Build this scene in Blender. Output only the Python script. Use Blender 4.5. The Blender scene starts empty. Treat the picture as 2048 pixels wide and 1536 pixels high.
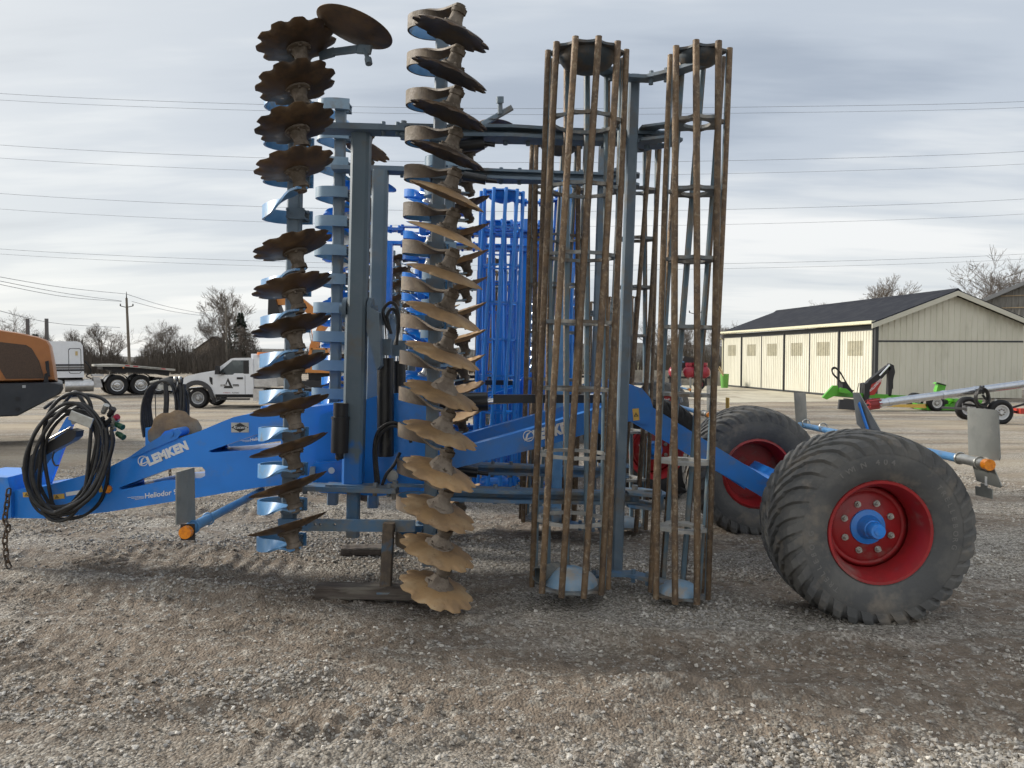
import bpy, bmesh, math, random
import numpy as np
from mathutils import Vector, Matrix
from mathutils.geometry import tessellate_polygon
R = math.radians
random.seed(7)
scn = bpy.context.scene
COL = scn.collection

# ------------------------------------------------------------------ camera
F = 1500.0                       # focal length in pixels of the 2048 px wide photograph
CAMH = 1.65
PITCH = math.atan2(56, F)
cam_d = bpy.data.cameras.new('camera'); cam = bpy.data.objects.new('camera', cam_d); COL.objects.link(cam)
cam.location = (0, 0, CAMH); cam.rotation_euler = (math.pi/2 - PITCH, 0, 0)
cam_d.sensor_width = 36; cam_d.lens = F/2048*36; cam_d.clip_end = 3000; cam_d.clip_start = .05
scn.camera = cam

# ------------------------------------------------------------------ sky, sun, exposure
SUN_DIR = Vector((-.80, .30, .42)).normalized()      # towards the sun
world = bpy.data.worlds.new('World'); scn.world = world; world.use_nodes = True
def sky_world():
    nt = world.node_tree; N = nt.nodes; L = nt.links; N.clear()
    def nd(t, **kw):
        n = N.new(t)
        for k, v in kw.items(): setattr(n, k, v)
        return n
    def mth(op, a, b=None, c=None):
        n = nd('ShaderNodeMath', operation=op)
        for i, v in enumerate((a, b, c)):
            if v is None: continue
            if isinstance(v, (int, float)): n.inputs[i].default_value = v
            else: L.new(v, n.inputs[i])
        return n.outputs[0]
    def ramp(fac, stops, interp='EASE'):
        r = nd('ShaderNodeValToRGB'); L.new(fac, r.inputs[0]); r.color_ramp.interpolation = interp
        e = r.color_ramp.elements
        while len(e) < len(stops): e.new(.5)
        for q, (p, c) in zip(e, stops): q.position = p; q.color = (*c, 1)
        return r.outputs[0]
    def mix(fac, a, b, t='MIX'):
        m = nd('ShaderNodeMix', data_type='RGBA', blend_type=t)
        if isinstance(fac, (int, float)): m.inputs[0].default_value = fac
        else: L.new(fac, m.inputs[0])
        for i, v in ((6, a), (7, b)):
            if isinstance(v, tuple): m.inputs[i].default_value = (*v, 1)
            else: L.new(v, m.inputs[i])
        return m.outputs[2]
    tc = nd('ShaderNodeTexCoord')
    nrm = nd('ShaderNodeVectorMath', operation='NORMALIZE'); L.new(tc.outputs['Generated'], nrm.inputs[0])
    sp = nd('ShaderNodeSeparateXYZ'); L.new(nrm.outputs[0], sp.inputs[0])
    z = mth('ADD', mth('MAXIMUM', sp.outputs[2], 0.0), .11)
    cb = nd('ShaderNodeCombineXYZ')
    L.new(mth('DIVIDE', sp.outputs[0], z), cb.inputs[0]); L.new(mth('DIVIDE', sp.outputs[1], z), cb.inputs[1])
    def noise(scale, loc, sc, detail=8, rough=.5, dist=0):
        mp = nd('ShaderNodeMapping'); L.new(cb.outputs[0], mp.inputs[0])
        mp.inputs['Location'].default_value = loc; mp.inputs['Scale'].default_value = sc; mp.inputs['Rotation'].default_value = (0, 0, R(12))
        n = nd('ShaderNodeTexNoise'); L.new(mp.outputs[0], n.inputs['Vector'])
        n.inputs['Scale'].default_value = scale; n.inputs['Detail'].default_value = detail; n.inputs['Roughness'].default_value = rough
        n.inputs['Distortion'].default_value = dist
        return n.outputs[0]
    big = noise(.42, (3.1, 1.4, 0), (.6, 1.1, 1), 4, .52, 0)
    wisp = noise(1.6, (7.7, 2.2, 0), (.35, 1.2, 1), 5, .58, 0)
    f = mth('ADD', mth('MULTIPLY', big, .68), mth('MULTIPLY', wisp, .32))
    clouds = ramp(f, [(.36, (.42, .48, .57)), (.44, (.56, .62, .70)), (.51, (.75, .79, .83)), (.58, (.95, .96, .965))])
    # pale band towards the horizon, warmer where the veiled sun stands
    hz = ramp(sp.outputs[2], [(0, (1, 1, 1)), (.30, (0, 0, 0))])
    col = mix(mth('MULTIPLY', hz, .42), clouds, (.80, .815, .80))
    vm = nd('ShaderNodeVectorMath', operation='DOT_PRODUCT'); L.new(nrm.outputs[0], vm.inputs[0]); vm.inputs[1].default_value = SUN_DIR
    glow = mth('POWER', mth('MAXIMUM', vm.outputs['Value'], 0.0), 4.0)
    col = mix(mth('MULTIPLY', glow, .5), col, (1.35, 1.30, 1.16))
    bg1 = nd('ShaderNodeBackground'); L.new(col, bg1.inputs[0]); bg1.inputs[1].default_value = .80
    sk = nd('ShaderNodeTexSky', sky_type='NISHITA', sun_disc=False)
    sk.sun_elevation = math.asin(SUN_DIR.z); sk.sun_rotation = math.atan2(SUN_DIR.x, SUN_DIR.y)
    bg2 = nd('ShaderNodeBackground'); L.new(sk.outputs[0], bg2.inputs[0]); bg2.inputs[1].default_value = .05
    ms = nd('ShaderNodeMixShader'); ms.inputs[0].default_value = .12
    L.new(bg1.outputs[0], ms.inputs[1]); L.new(bg2.outputs[0], ms.inputs[2])
    out = nd('ShaderNodeOutputWorld'); L.new(ms.outputs[0], out.inputs[0])
sky_world()
world.cycles.sampling_method = 'MANUAL'; world.cycles.sample_map_resolution = 256
sun_d = bpy.data.lights.new('sun', 'SUN'); sun = bpy.data.objects.new('sun', sun_d); COL.objects.link(sun)
sun_d.energy = 3.2; sun_d.angle = R(10); sun_d.color = (1, .95, .86)
sun.rotation_euler = (-SUN_DIR).to_track_quat('-Z', 'Y').to_euler()
scn.view_settings.view_transform = 'Standard'; scn.view_settings.look = 'None'
scn.view_settings.exposure = 0.45; scn.view_settings.gamma = 1
scn.cycles.max_bounces = 3; scn.cycles.use_adaptive_sampling = True; scn.cycles.adaptive_threshold = .03; scn.cycles.diffuse_bounces = 2; scn.cycles.glossy_bounces = 2; scn.cycles.transmission_bounces = 2; scn.cycles.caustics_reflective = False; scn.cycles.caustics_refractive = False

# ------------------------------------------------------------------ pixel of the photograph -> point at distance D
def P(px, py, D):
    r = (px-1024)/F; u = (768-py)/F
    c, s = math.cos(PITCH), math.sin(PITCH)
    d = Vector((r, c + u*s, -s + u*c))
    return Vector((0, 0, CAMH)) + d*(D/d.y)

# ------------------------------------------------------------------ materials
MATS = {}
def mat(name, col, rough=.6, metal=0.0, col2=None, scale=6.0, lo=.45, hi=.6, detail=6, bump=0.0, bscale=40, stretch=(1, 1, 1),
        dirt=None, dscale=3.0, dlo=.5, dhi=.62, spec=.5, rough2=None, emit=None, coat=0, speck=None, vary=0):
    if name in MATS: return MATS[name]
    m = bpy.data.materials.new(name); m.use_nodes = True; MATS[name] = m
    nt = m.node_tree; N = nt.nodes; L = nt.links
    b = N['Principled BSDF']
    b.inputs['Base Color'].default_value = (*col, 1); b.inputs['Roughness'].default_value = rough; b.inputs['Metallic'].default_value = metal
    b.inputs['Specular IOR Level'].default_value = spec
    if coat: b.inputs['Coat Weight'].default_value = coat
    if emit: b.inputs['Emission Color'].default_value = (*emit[0], 1); b.inputs['Emission Strength'].default_value = emit[1]
    tc = N.new('ShaderNodeTexCoord'); mp = N.new('ShaderNodeMapping'); L.new(tc.outputs['Object'], mp.inputs[0]); mp.inputs['Scale'].default_value = stretch
    oi = N.new('ShaderNodeObjectInfo'); om = N.new('ShaderNodeMath'); om.operation = 'MULTIPLY'; L.new(oi.outputs['Random'], om.inputs[0]); om.inputs[1].default_value = 37.0; L.new(om.outputs[0], mp.inputs['Location'])
    def noise(s, d=4, rg=.6):
        d = min(d, 4)
        n = N.new('ShaderNodeTexNoise'); L.new(mp.outputs[0], n.inputs['Vector']); n.inputs['Scale'].default_value = s
        n.inputs['Detail'].default_value = d; n.inputs['Roughness'].default_value = rg
        return n.outputs[0]
    def step(f, lo, hi):
        r = N.new('ShaderNodeMapRange'); L.new(f, r.inputs[0]); r.inputs[1].default_value = lo; r.inputs[2].default_value = hi
        return r.outputs[0]
    cur = None
    def mixin(fac, c):
        nonlocal cur
        x = N.new('ShaderNodeMix'); x.data_type = 'RGBA'; L.new(fac, x.inputs[0])
        if cur is None: x.inputs[6].default_value = (*col, 1)
        else: L.new(cur, x.inputs[6])
        x.inputs[7].default_value = (*c, 1); cur = x.outputs[2]
    if col2: mixin(step(noise(scale, detail), lo, hi), col2)
    if dirt: 
        fd = step(noise(dscale, 8, .65), dlo, dhi); mixin(fd, dirt)
        if rough2 is None: rough2 = min(1, rough+.25)
        mr = N.new('ShaderNodeMix'); mr.data_type = 'FLOAT'; L.new(fd, mr.inputs[0]); mr.inputs[2].default_value = rough; mr.inputs[3].default_value = rough2
        L.new(mr.outputs[0], b.inputs['Roughness'])
    if speck: mixin(step(noise(speck[1], 3, .7), speck[2], speck[2]+.06), speck[0])
    if vary and cur is not None:
        vr = N.new('ShaderNodeMapRange'); L.new(oi.outputs['Random'], vr.inputs[0]); vr.inputs[3].default_value = 1-vary; vr.inputs[4].default_value = 1+vary
        vx = N.new('ShaderNodeMix'); vx.data_type = 'RGBA'; vx.blend_type = 'MULTIPLY'; vx.inputs[0].default_value = 1; L.new(cur, vx.inputs[6]); L.new(vr.outputs[0], vx.inputs[7]); cur = vx.outputs[2]
    if cur is not None: L.new(cur, b.inputs['Base Color'])
    if bump:
        bp = N.new('ShaderNodeBump'); bp.inputs['Strength'].default_value = bump; bp.inputs['Distance'].default_value = .01
        L.new(noise(bscale, 5, .6), bp.inputs['Height']); L.new(bp.outputs[0], b.inputs['Normal'])
    return m

DUST = (.20, .165, .125)
M = dict(
  frame=mat('faded_blue_grey_paint', (.115, .165, .215), .5, col2=(.15, .20, .245), scale=4, dirt=(.17, .15, .125), dscale=3.5, dlo=.52, dhi=.72, bump=.08, speck=((.10, .07, .05), 55, .69)),
  frame_low=mat('dusty_blue_paint', (.09, .19, .33), .55, col2=(.14, .20, .25), scale=5, dirt=(.24, .225, .20), dscale=4, dlo=.47, dhi=.62, bump=.12),
  post=mat('overpainted_post', (.115, .165, .205), .5, col2=(.14, .185, .22), scale=3, bump=.05, dirt=(.19, .17, .14), dscale=3, dlo=.58, dhi=.75),
  faded=mat('sun_faded_blue_paint', (.10, .27, .52), .35, col2=(.15, .33, .57), scale=5, dirt=(.20, .18, .15), dscale=5, dlo=.58, dhi=.74, coat=.2, speck=((.05, .06, .08), 60, .72)),
  coilgrey=mat('grey_blue_spring_paint', (.17, .26, .34), .4, col2=(.21, .30, .38), scale=4, dirt=(.20, .18, .15), dscale=4, dlo=.6, dhi=.75),
  blue=mat('implement_blue_paint', (.022, .25, .80), .34, col2=(.02, .225, .73), scale=2, coat=.3, dirt=(.12, .22, .46), dscale=3.5, dlo=.55, dhi=.8),
  bluedusty=mat('dusty_implement_blue', (.026, .20, .64), .42, col2=(.04, .19, .54), scale=3, dirt=(.17, .17, .19), dscale=4, dlo=.58, dhi=.8, coat=.15),
  newblue=mat('fresh_blue_paint', (.012, .20, .66), .28, coat=.4, col2=(.012, .18, .58), scale=3),
  lightblue=mat('light_blue_tube_paint', (.09, .24, .46), .4, col2=(.12, .27, .46), scale=8, dirt=(.2, .18, .16), dscale=9, dlo=.6, dhi=.75),
  disc=mat('worn_brown_disc_steel', (.105, .066, .038), .5, .35, col2=(.06, .043, .031), scale=7, dirt=(.16, .105, .058), dscale=4, dlo=.5, dhi=.66, bump=.12, bscale=60, vary=.28),
  disctan=mat('dusty_lit_tan_disc_steel', (.34, .215, .105), .6, .1, col2=(.25, .16, .085), scale=6, dirt=(.40, .29, .17), dscale=5, dlo=.5, dhi=.7, bump=.15, bscale=70, speck=((.18, .11, .06), 45, .64), vary=.28),
  hub=mat('muddy_hub_iron', (.12, .095, .072), .75, .1, col2=(.21, .175, .14), scale=9, dirt=(.10, .08, .06), dscale=8, bump=.5, bscale=40),
  mud=mat('dried_clay', (.25, .21, .17), .95, col2=(.18, .145, .115), scale=14, bump=.8, bscale=30),
  coilrust=mat('mud_worn_spring_steel', (.16, .12, .085), .6, .1, col2=(.115, .09, .068), scale=10, dirt=(.24, .20, .15), dscale=8, dlo=.5, dhi=.7, bump=.3, bscale=60, vary=.28),
  barout=mat('rust_worn_bar', (.17, .112, .064), .5, .3, col2=(.105, .073, .05), scale=14, dirt=(.27, .215, .15), dscale=38, dlo=.54, dhi=.64, bump=.8, bscale=55, stretch=(1, 1, .8), speck=((.34, .27, .19), 75, .66), vary=.28),
  barin=mat('blue_grey_bar_paint', (.14, .21, .26), .5, col2=(.19, .22, .23), scale=6, dirt=(.22, .20, .17), dscale=6, dlo=.5, dhi=.7),
  ring=mat('dusty_ring_steel', (.17, .19, .20), .6, .1, col2=(.13, .105, .08), scale=7, dirt=(.38, .36, .32), dscale=6, dlo=.5, dhi=.66, bump=.2),
  ringdust=mat('dust_laden_ring', (.36, .35, .32), .8, col2=(.26, .26, .25), scale=7, dirt=(.44, .42, .38), dscale=6, dlo=.5, dhi=.66, bump=.3),
  cap=mat('dark_end_plate_steel', (.06, .075, .088), .6, col2=(.09, .07, .052), scale=8, dirt=(.13, .11, .09), dscale=9),
  dome=mat('dusty_blue_dome', (.20, .33, .46), .5, col2=(.30, .36, .41), scale=6, dirt=(.36, .33, .29), dscale=7, dlo=.52, dhi=.66),
  tyre=mat('dusty_rubber', (.095, .096, .096), .8, col2=(.13, .127, .12), scale=5, dirt=(.23, .20, .165), dscale=4, dlo=.54, dhi=.72, bump=.3, bscale=45, spec=.35),
  tyretext=mat('worn_raised_rubber', (.17, .165, .155), .8),
  newtyre=mat('black_rubber', (.012, .012, .013), .6, spec=.35),
  red=mat('red_rim_paint', (.36, .018, .022), .42, col2=(.28, .02, .022), scale=5, dirt=(.25, .14, .12), dscale=5, dlo=.58, dhi=.76, coat=.1),
  black=mat('black_plastic', (.018, .018, .02), .45),
  rubber=mat('hydraulic_hose_rubber', (.016, .016, .017), .42, col2=(.032, .031, .03), scale=20),
  cylblack=mat('black_cylinder_paint', (.014, .015, .017), .3, dirt=(.06, .055, .05), dscale=7, dlo=.58, dhi=.75),
  chrome=mat('chromed_rod', (.75, .76, .78), .12, 1.0),
  zinc=mat('zinc_plated_steel', (.50, .50, .47), .38, .8, col2=(.40, .39, .36), scale=12),
  bolt=mat('dull_bolt_steel', (.28, .27, .25), .5, .6, col2=(.18, .15, .12), scale=30),
  plate=mat('weathered_galvanised_plate', (.27, .275, .255), .6, .25, col2=(.22, .225, .21), scale=5, dirt=(.34, .33, .30), dscale=7, dlo=.55, dhi=.75, speck=((.14, .10, .07), 40, .70)),
  amber=mat('amber_reflector', (.85, .28, .01), .3, coat=.5, col2=(.7, .2, .01), scale=60),
  yellow=mat('yellow_warning_film', (.72, .46, .10), .5),
  white=mat('white_lettering', (.80, .80, .79), .5, dirt=(.45, .47, .52), dscale=14, dlo=.6, dhi=.8),
  ink=mat('black_print', (.02, .02, .02), .5),
  chain=mat('rusty_chain_steel', (.09, .075, .06), .55, .5, col2=(.14, .09, .055), scale=30),
  timber=mat('weathered_timber', (.12, .10, .085), .9, col2=(.075, .06, .05), scale=8, stretch=(.3, 3, 3), bump=.6, bscale=25, dirt=(.20, .18, .15), dscale=5),
  standrust=mat('rusty_stand_steel', (.15, .115, .08), .7, .1, col2=(.095, .075, .06), scale=12, dirt=(.09, .15, .22), dscale=4, dlo=.55, dhi=.65, bump=.3),
)

def overspray(m):
    nt = m.node_tree; N = nt.nodes; L = nt.links; b = N['Principled BSDF']; src = b.inputs['Base Color'].links[0].from_socket
    tc = N.new('ShaderNodeTexCoord'); sp = N.new('ShaderNodeSeparateXYZ'); L.new(tc.outputs['Object'], sp.inputs[0])
    n = N.new('ShaderNodeTexNoise'); L.new(tc.outputs['Object'], n.inputs['Vector']); n.inputs['Scale'].default_value = 7; n.inputs['Detail'].default_value = 2
    w = N.new('ShaderNodeMath'); w.operation = 'MULTIPLY_ADD'; L.new(n.outputs[0], w.inputs[0]); w.inputs[1].default_value = .9; L.new(sp.outputs[2], w.inputs[2])
    mr = N.new('ShaderNodeMapRange'); L.new(w.outputs[0], mr.inputs[0]); mr.inputs[1].default_value = 1.42; mr.inputs[2].default_value = 1.30
    x = N.new('ShaderNodeMix'); x.data_type = 'RGBA'; L.new(mr.outputs[0], x.inputs[0]); L.new(src, x.inputs[6]); x.inputs[7].default_value = (.02, .17, .55, 1); L.new(x.outputs[2], b.inputs['Base Color'])
overspray(M['post'])

# ------------------------------------------------------------------ mesh building
class MB:
    def __init__(s): s.v = []; s.f = []; s.m = []; s.sm = []
    def add(s, vs, fs, mi=0, smooth=False):
        o = len(s.v); s.v += [tuple(v) for v in vs]
        for f in fs: s.f.append(tuple(o+i for i in f)); s.m.append(mi); s.sm.append(smooth)
        return s
    def xform(s, mtx, start=0):
        for i in range(start, len(s.v)): s.v[i] = tuple(mtx @ Vector(s.v[i]))
        return s
    def box(s, c, d, mi=0, rot=None, ch=0.0):
        c = Vector(c); hx, hy, hz = d[0]/2, d[1]/2, d[2]/2
        k = min(ch, hx*.9, hy*.9)
        if k <= 0:
            vs = [Vector((x, y, z)) for z in (-hz, hz) for x, y in ((-hx, -hy), (hx, -hy), (hx, hy), (-hx, hy))]; n = 4
        else:
            pr = [(-hx+k, -hy), (hx-k, -hy), (hx, -hy+k), (hx, hy-k), (hx-k, hy), (-hx+k, hy), (-hx, hy-k), (-hx, -hy+k)]
            vs = [Vector((x, y, z)) for z in (-hz, hz) for x, y in pr]; n = 8
        if rot is not None: vs = [rot @ v for v in vs]
        vs = [v+c for v in vs]
        fs = [tuple(range(n-1, -1, -1)), tuple(range(n, 2*n))] + [(i, (i+1) % n, n+(i+1) % n, n+i) for i in range(n)]
        return s.add(vs, fs, mi)
    def beam(s, a, b, w, h, mi=0, ch=.006, up=(0, 1, 0)):
        a, b = Vector(a), Vector(b); z = (b-a); l = z.length; z.normalize()
        y = Vector(up); y = (y - z*y.dot(z)); 
        if y.length < 1e-4: y = z.orthogonal()
        y.normalize(); x = y.cross(z)
        rot = Matrix((x, y, z)).transposed()
        return s.box((a+b)/2, (w, h, l), mi, rot, ch)
    def cyl(s, a, b, r, r2=None, n=12, mi=0, cap=True, smooth=True):
        a, b = Vector(a), Vector(b); z = (b-a).normalized(); x = z.orthogonal().normalized(); y = z.cross(x)
        r2 = r if r2 is None else r2
        vs = [a + (x*math.cos(t)+y*math.sin(t))*r for t in [2*math.pi*i/n for i in range(n)]] + [b + (x*math.cos(t)+y*math.sin(t))*r2 for t in [2*math.pi*i/n for i in range(n)]]
        s.add(vs, [(i, (i+1) % n, n+(i+1) % n, n+i) for i in range(n)], mi, smooth)
        if cap: s.add(vs, [tuple(range(n-1, -1, -1)), tuple(range(n, 2*n))], mi)
        return s
    def tube(s, pts, r, n=8, mi=0, closed=False, cap=True, radii=None, smooth=True):
        pts = [Vector(p) for p in pts]; m = len(pts)
        t0 = (pts[1]-pts[0]).normalized(); x = t0.orthogonal().normalized(); rings = []
        for i, p in enumerate(pts):
            if closed: t = pts[(i+1) % m]-pts[i-1]
            else: t = pts[min(i+1, m-1)]-pts[max(i-1, 0)]
            t.normalize(); x = (x - t*x.dot(t)); x.normalize(); y = t.cross(x)
            rr = radii[i] if radii else r
            rings += [p + (x*math.cos(2*math.pi*k/n)+y*math.sin(2*math.pi*k/n))*rr for k in range(n)]
        fs = []
        for i in range(m if closed else m-1):
            a = i*n; b = ((i+1) % m)*n
            fs += [(a+k, a+(k+1) % n, b+(k+1) % n, b+k) for k in range(n)]
        s.add(rings, fs, mi, smooth)
        if cap and not closed: s.add(rings[:n]+rings[-n:], [tuple(range(n-1, -1, -1)), tuple(range(n, 2*n))], mi)
        return s
    def lathe(s, prof, n=32, mi=0, axis='z', smooth=True, closed=False):
        # prof: (radius, height) pairs; axis z or y
        vs = []
        for r, h in prof:
            for i in range(n):
                t = 2*math.pi*i/n
                vs.append((r*math.cos(t), r*math.sin(t), h) if axis == 'z' else (r*math.cos(t), h, r*math.sin(t)))
        m = len(prof); fs = []
        for j in range(m if closed else m-1):
            a = j*n; b = ((j+1) % m)*n
            for i in range(n):
                q = (a+i, a+(i+1) % n, b+(i+1) % n, b+i)
                fs.append(q if axis == 'z' else q[::-1])
        return s.add(vs, fs, mi, smooth)
    def prism(s, poly, y0, y1, holes=(), mi=0, plane='xz', mi_side=None):
        # poly in (x, z); extruded from y0 to y1
        loops = [list(poly)] + [list(h) for h in holes]
        flat = [Vector((p[0], p[1], 0)) for lp in loops for p in lp]
        tris = tessellate_polygon([[Vector((p[0], p[1], 0)) for p in lp] for lp in loops])
        n = len(flat)
        def mk(p, d): return (p[0], d, p[1]) if plane == 'xz' else ((p[0], p[1], d) if plane == 'xy' else (d, p[0], p[1]))
        vs = [mk(p, y0) for p in flat] + [mk(p, y1) for p in flat]
        fs = [tuple(t) for t in tris] + [tuple(n+i for i in t[::-1]) for t in tris]
        s.add(vs, fs, mi)
        o = 0; sf = []
        for lp in loops:
            k = len(lp)
            sf += [(o+i, o+(i+1) % k, n+o+(i+1) % k, n+o+i) for i in range(k)]; o += k
        return s.add(vs, sf, mi if mi_side is None else mi_side)
    def sphere(s, c, r, n=10, mi=0, sc=(1, 1, 1)):
        st = len(s.v)
        s.lathe([(max(r*math.sin(math.pi*j/(n//2+1)), 1e-4), -r*math.cos(math.pi*j/(n//2+1))) for j in range(n//2+2)], n, mi)
        for i in range(st, len(s.v)):
            v = s.v[i]; s.v[i] = (c[0]+v[0]*sc[0], c[1]+v[1]*sc[1], c[2]+v[2]*sc[2])
        return s
    def mesh(s, name, nm=1, fix=True):
        me = bpy.data.meshes.new(name); me.from_pydata(s.v, [], s.f)
        me.polygons.foreach_set('material_index', s.m); me.polygons.foreach_set('use_smooth', s.sm)
        if fix:
            bm = bmesh.new(); bm.from_mesh(me); bmesh.ops.remove_doubles(bm, verts=bm.verts, dist=1e-5); bmesh.ops.recalc_face_normals(bm, faces=bm.faces)
            for e in bm.edges:
                if len(e.link_faces) == 2 and e.calc_face_angle(0) > R(38): e.smooth = False
            bm.to_mesh(me); bm.free()
        for _ in range(nm): me.materials.append(None)
        me.update(); return me

CACHE = {}
def cached(key, fn, nm=1):
    if key not in CACHE: CACHE[key] = fn().mesh(key, nm)
    return CACHE[key]
def link(name, me, mats, parent=None, mtx=None, pm=None):
    """one object; mtx is its place in its thing's frame, pm the place of its parent part in that frame"""
    o = bpy.data.objects.new(name, me); COL.objects.link(o)
    if me is not None:
        if not isinstance(mats, (list, tuple)): mats = [mats]
        for i, m_ in enumerate(mats):
            if i < len(o.material_slots): o.material_slots[i].link = 'OBJECT'; o.material_slots[i].material = m_
    if parent is not None: o.parent = parent
    mtx = mtx if mtx is not None else Matrix()
    if pm is not None: mtx = pm.inverted() @ mtx
    o.matrix_local = mtx
    return o
def build(name, mb, mats, parent=None, mtx=None, pm=None):
    nm = len(mats) if isinstance(mats, (list, tuple)) else 1
    return link(name, mb.mesh(name, nm), mats, parent, mtx, pm)
def tag(o, label, cat, group=None):
    o['label'] = label; o['category'] = cat
    if group: o['group'] = group
    return o
def struct(o, kind='structure', label=None):
    o['kind'] = kind
    if label: o['label'] = label
    return o
def thing(name, label, cat, loc=(0, 0, 0), rz=0, group=None):
    o = bpy.data.objects.new(name, None); COL.objects.link(o); o.location = loc; o.rotation_euler = (0, 0, rz); o.empty_display_size = .1
    return tag(o, label, cat, group)
T = Matrix.Translation
def RX(a): return Matrix.Rotation(R(a), 4, 'X')
def RY(a): return Matrix.Rotation(R(a), 4, 'Y')
def RZ(a): return Matrix.Rotation(R(a), 4, 'Z')
def SC(x, y, z): return Matrix.Diagonal((x, y, z, 1))

TXT = {}
def text_mesh(s, bold=0.0, shear=0.0, spacing=1.0):
    """flat lettering in the XZ plane facing -Y, cap height about 0.7, starting at the origin"""
    k = (s, bold, shear, spacing)
    if k in TXT: return TXT[k]
    cu = bpy.data.curves.new('text', 'FONT'); cu.body = s; cu.size = 1; cu.offset = bold; cu.shear = shear; cu.space_character = spacing; cu.extrude = .004; cu.resolution_u = 3
    o = bpy.data.objects.new('text', cu); COL.objects.link(o)
    dg = bpy.context.evaluated_depsgraph_get(); me = bpy.data.meshes.new_from_object(o.evaluated_get(dg))
    bpy.data.objects.remove(o); bpy.data.curves.remove(cu)
    me.transform(Matrix.Rotation(math.pi/2, 4, 'X')); me.materials.clear(); me.materials.append(None)
    TXT[k] = me; return me
def text(s, size, m, parent, p, ang=0, bold=0, shear=0, spacing=1, pm=None, name='lettering', width=None, rz=0):
    me = text_mesh(s, bold, shear, spacing)
    xs = [v.co.x for v in me.vertices]; w = max(xs)-min(xs)
    sx = size if width is None else width/w
    return link(name, me, m, parent, T(Vector(p)) @ RZ(rz) @ RY(-ang) @ SC(sx, size, size), pm)

# ------------------------------------------------------------------ ground heights
rng = np.random.default_rng(5)
LAT = rng.random((8, 256, 256))
def vnoise(x, y, k=0):
    xi = np.floor(x).astype(int); yi = np.floor(y).astype(int); fx = x-xi; fy = y-yi
    fx = fx*fx*(3-2*fx); fy = fy*fy*(3-2*fy); g = LAT[k]
    a = g[xi % 256, yi % 256]; b = g[(xi+1) % 256, yi % 256]; c = g[xi % 256, (yi+1) % 256]; d = g[(xi+1) % 256, (yi+1) % 256]
    return (a*(1-fx)+b*fx)*(1-fy) + (c*(1-fx)+d*fx)*fy
def fbm(x, y, k=0, o=4):
    s = 0; a = .5
    for i in range(o): s = s + a*(vnoise(x*2**i+17*i, y*2**i+31*i, (k+i) % 8)-.5); a *= .5
    return s
TRACKS = [((-6.0, 6.9), (.2, 4.85), .42, .030, .16), ((-3.4, 4.3), (-.9, 3.35), .30, .020, .15), ((-1.9, 2.75), (.75, 4.25), .36, .026, .115), ((-.2, 3.2), (4.2, 3.75), .40, .018, .2),
          ((-7, 9.0), (-1, 7.0), .4, .025, .16), ((1.2, 5.4), (5, 4.6), .35, .015, .18), ((-.3, 4.15), (2.4, 4.1), .3, .02, .15), ((-5.5, 5.3), (4.5, 3.55), .33, .014, .09), ((-4.2, 3.75), (3.2, 2.95), .30, .014, .10), ((-6, 6.2), (-.5, 4.0), .28, .016, .10)]
def track_field(x, y):
    dz = np.zeros_like(x); dirt = np.zeros_like(x)
    for (a, b, w, dep, lug) in TRACKS:
        a = np.array(a); b = np.array(b); l = np.hypot(*(b-a)); t = (b-a)/l
        u = (x-a[0])*t[0]+(y-a[1])*t[1]; v = -(x-a[0])*t[1]+(y-a[1])*t[0] + .12*np.sin(u*1.1+a[0]) + .10*fbm(x*2, y*2, 3, 2)
        end = np.clip(np.minimum(u, l-u)/.6, 0, 1)
        q = np.abs(v)/w; ins = np.clip(1-q**4, 0, 1)*(q < 1)
        chev = (.5+.5*np.sin(2*np.pi*(u + .55*np.abs(v) + .22*fbm(x*2.3, y*2.3, 4, 3))/lug))*np.clip(2.2*vnoise(x*2.1, y*2.1, 7)-.35, 0, 1.2)
        berm = np.exp(-((q-1.15)/.22)**2)
        brk = np.clip(.3+1.6*(vnoise(x*1.3+a[0], y*1.3, 5)), 0, 1.3)
        dz = dz + end*brk*(-dep*ins + dep*.9*chev*ins + dep*.9*berm*(.4+vnoise(x*6, y*6, 2)))
        dirt = np.maximum(dirt, end*np.clip(ins+.5*berm, 0, 1)*np.clip(brk, 0, 1))
    return dz, dirt
def gbase(y):
    t = np.clip((np.asarray(y, float)-12)/18, 0, 1); return -.35*t*t*(3-2*t)
def gheight(x, y):
    x = np.asarray(x, float); y = np.asarray(y, float)
    near = np.clip(1-(np.abs(y-4)-5)/6, 0, 1)*np.clip(1-(np.abs(x)-7)/5, 0, 1)
    dz, _ = track_field(x, y)
    clod = np.clip(fbm(x*7, y*7, 1, 3)-.03, 0, 1)*.16*np.clip(.2+2.2*fbm(x*.8+5, y*.8, 4, 2), 0, 1)
    return gbase(y) + near*(dz + .035*fbm(x*.6, y*.6, 0, 4) + .022*fbm(x*5, y*5, 2, 3) + clod)
def gz(x, y): return float(gbase(y))

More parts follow.
